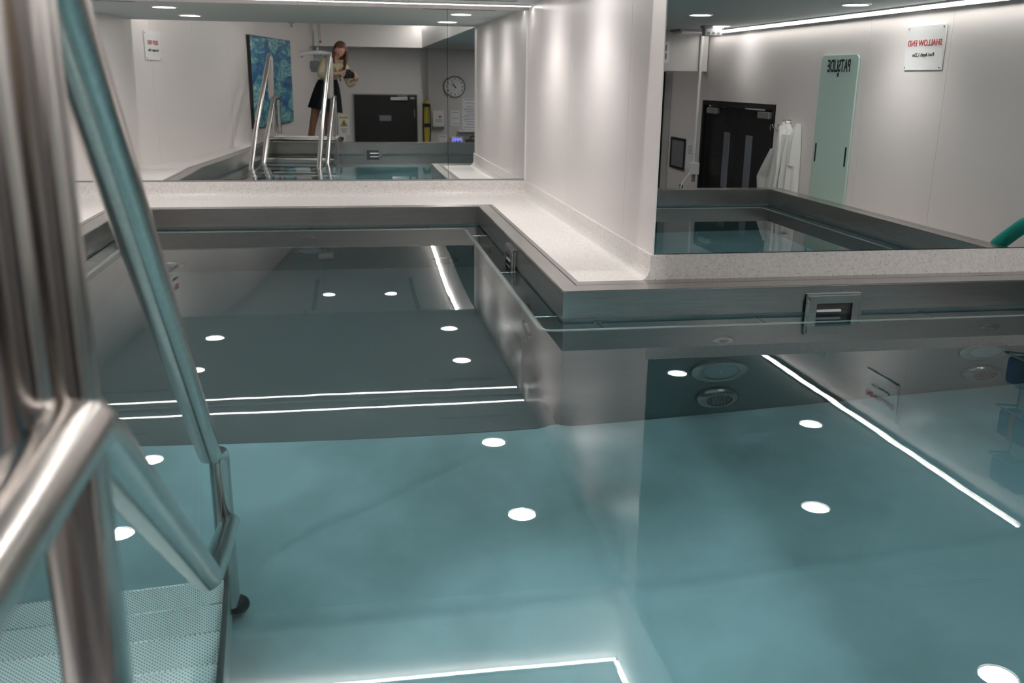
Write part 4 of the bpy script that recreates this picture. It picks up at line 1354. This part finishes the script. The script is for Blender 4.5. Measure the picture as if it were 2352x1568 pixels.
add_tube(bm, pts, 0.012, 8, False)
obj('belt', bm, M['skirt'], man, True)
obj('belt_buckle', (lambda bm: (bmesh.ops.translate(bm, verts=bm.verts, vec=V((-0.30, -0.272, 0.938)) + PO), bm)[1])(box(-0.03, 0.03, -0.006, 0.006, -0.018, 0.018, 0.004)), M['yellow'], man)

# hair, swept forward as the head bends
hd_ = bmesh.new()
bmesh.ops.create_uvsphere(hd_, u_segments=28, v_segments=18, radius=1.0)
for v in list(hd_.verts):
    v.co = V((v.co.x * 0.098, v.co.y * 0.110, v.co.z * 0.108))
drop = [v for v in hd_.verts if v.co.y > 0.045 and v.co.z < 0.045]
bmesh.ops.delete(hd_, geom=drop, context='VERTS')
mt = Matrix.Translation(V((-0.122, -0.212, 1.388)) + PO) @ Matrix.Rotation(math.radians(8), 4, 'Y') @ Matrix.Rotation(math.radians(-24), 4, 'X')
bmesh.ops.transform(hd_, matrix=mt, verts=hd_.verts)
bmesh.ops.solidify(hd_, geom=list(hd_.faces), thickness=0.006)
bmesh.ops.recalc_face_normals(hd_, faces=hd_.faces)
hair = obj('hair', hd_, M['hair'], man, True, 70)
rnd = random.Random(4)
lk_ = bmesh.new()
def lock(a, b, c, d, r):
    pts = []
    for k in range(9):
        s = k / 8
        pts.append((V(a) * (1 - s) ** 3 + V(b) * 3 * s * (1 - s) ** 2 + V(c) * 3 * s * s * (1 - s) + V(d) * s ** 3) + PO)
    add_tube(lk_, pts, [r * (0.75 + 0.5 * math.sin(PI * min(1, k / 6))) * (1 if k < 6 else (9 - k) / 3.2) for k in range(9)], 8)
for i in range(7):                                  # curtain on her right, falling towards the camera
    j = i * 0.012
    lock((-0.045 - j * .3, -0.21 - j, 1.42), (-0.022, -0.19 - j, 1.34), (-0.035 - j * .4, -0.165 - j * .8, 1.24), (-0.060 - j * .5 + rnd.uniform(-.012, .012), -0.15 - j * .6, 1.10 + rnd.uniform(-.02, .03)), 0.020)
for i in range(6):                                  # behind her left shoulder
    j = i * 0.014
    lock((-0.200 + j * .3, -0.22 - j, 1.42), (-0.228, -0.22 - j, 1.34), (-0.228 + j * .4, -0.21 - j, 1.26), (-0.225 + j * .6 + rnd.uniform(-.01, .01), -0.19 - j * .8, 1.16 + rnd.uniform(-.02, .02)), 0.019)
for i in range(6):
    lock((-0.17 + 0.02 * i, -0.315, 1.42), (-0.18 + 0.02 * i, -0.345, 1.34), (-0.19 + 0.018 * i, -0.36, 1.27), (-0.20 + 0.02 * i, -0.385, 1.17), 0.019)
bmesh.ops.recalc_face_normals(lk_, faces=lk_.faces)
obj('hair_lock', lk_, M['hair'], hair, True, 70)
# face: eyes look down at the camera
FD = Matrix.Translation(V((-0.120, -0.195, 1.362)) + PO) @ Matrix.Rotation(math.radians(10), 4, 'Z') @ Matrix.Rotation(math.radians(-32), 4, 'X')
def fp(name, bm, m):
    bmesh.ops.transform(bm, matrix=FD, verts=bm.verts); return obj(name, bm, m, man, True)
for s in (-1, 1):
    bm = bmesh.new(); bmesh.ops.create_uvsphere(bm, u_segments=12, v_segments=8, radius=0.009)
    bmesh.ops.translate(bm, verts=bm.verts, vec=(s * 0.030, 0.076, 0.012)); e_ = fp('eye', bm, M['white'])
    bm = bmesh.new(); bmesh.ops.create_uvsphere(bm, u_segments=10, v_segments=6, radius=0.0065)
    bmesh.ops.translate(bm, verts=bm.verts, vec=(s * 0.030, 0.082, 0.010)); bmesh.ops.transform(bm, matrix=FD, verts=bm.verts); obj('iris', bm, M['ink'], e_, True)
    bm = box(-0.016, 0.016, -0.003, 0.003, -0.002, 0.002, 0.001); bmesh.ops.translate(bm, verts=bm.verts, vec=(s * 0.030, 0.080, 0.030)); fp('eyebrow', bm, M['hair'])
    bm = bmesh.new(); bmesh.ops.create_uvsphere(bm, u_segments=10, v_segments=8, radius=0.02)
    for v in bm.verts: v.co = V((v.co.x * 0.4 + s * 0.080, v.co.y * 0.8 + 0.0, v.co.z * 1.3))
    fp('ear', bm, M['skin'])
bm = bmesh.new(); bmesh.ops.create_cone(bm, segments=10, radius1=0.017, radius2=0.005, depth=0.042, cap_ends=True)
bmesh.ops.transform(bm, matrix=Matrix.Translation((0, 0.088, -0.006)) @ Matrix.Rotation(math.radians(-18), 4, 'X'), verts=bm.verts); fp('nose', bm, M['skin'])
bm = bmesh.new(); bmesh.ops.create_uvsphere(bm, u_segments=12, v_segments=8, radius=1)
for v in bm.verts: v.co = V((v.co.x * 0.022, v.co.y * 0.008 + 0.072, v.co.z * 0.007 - 0.042))
fp('mouth', bm, M['red_ink'])
# shoes
for x, y in ((-0.657, -0.315), (-0.372, -0.315)):
    bm = bmesh.new(); bmesh.ops.create_uvsphere(bm, u_segments=18, v_segments=10, radius=1)
    for v in bm.verts:
        v.co = V((x + v.co.x * 0.048, y + v.co.y * 0.125, -0.198 + max(0, v.co.z * 0.05 + 0.03))) + PO
    obj('shoe', bm, M['shoe'], man, True)

# camera in her hands: stands just behind the lens position
cm = cam.matrix_world.copy()
t = thing('photo_camera', 'black compact system camera held out in front of the woman', 'camera', mtx=cm @ Matrix.Translation((0, 0, 0.092)) @ Matrix.Scale(1.25, 4))
obj('camera_body', box(-0.058, 0.058, -0.045, 0.036, -0.012, 0.036, 0.008), M['dark'], t)
obj('grip', box(0.036, 0.066, -0.044, 0.028, -0.026, 0.030, 0.010), M['dark'], t)
obj('viewfinder_hump', box(-0.022, 0.022, 0.034, 0.056, -0.014, 0.028, 0.008), M['dark'], t)
obj('lens', lathe([(0.032, -0.012), (0.033, -0.030), (0.030, -0.060), (0.024, -0.060), (0.022, -0.052), (0, -0.050)], 28), M['dark'], t, True)
obj('dial', lathe([(0.012, 0.0), (0.012, 0.009), (0, 0.010)], 16, Matrix.Translation((0.04, 0.034, 0.008)) @ Matrix.Rotation(-PI / 2, 4, 'X')), M['grey'], t, True)
obj('neck_strap', tube(fillet([(-0.058, 0.02, 0.01), (-0.085, -0.01, 0.02), (-0.10, -0.05, 0.03), (-0.085, -0.09, 0.05)], 0.03), 0.006, 8), M['dark'], t, True)
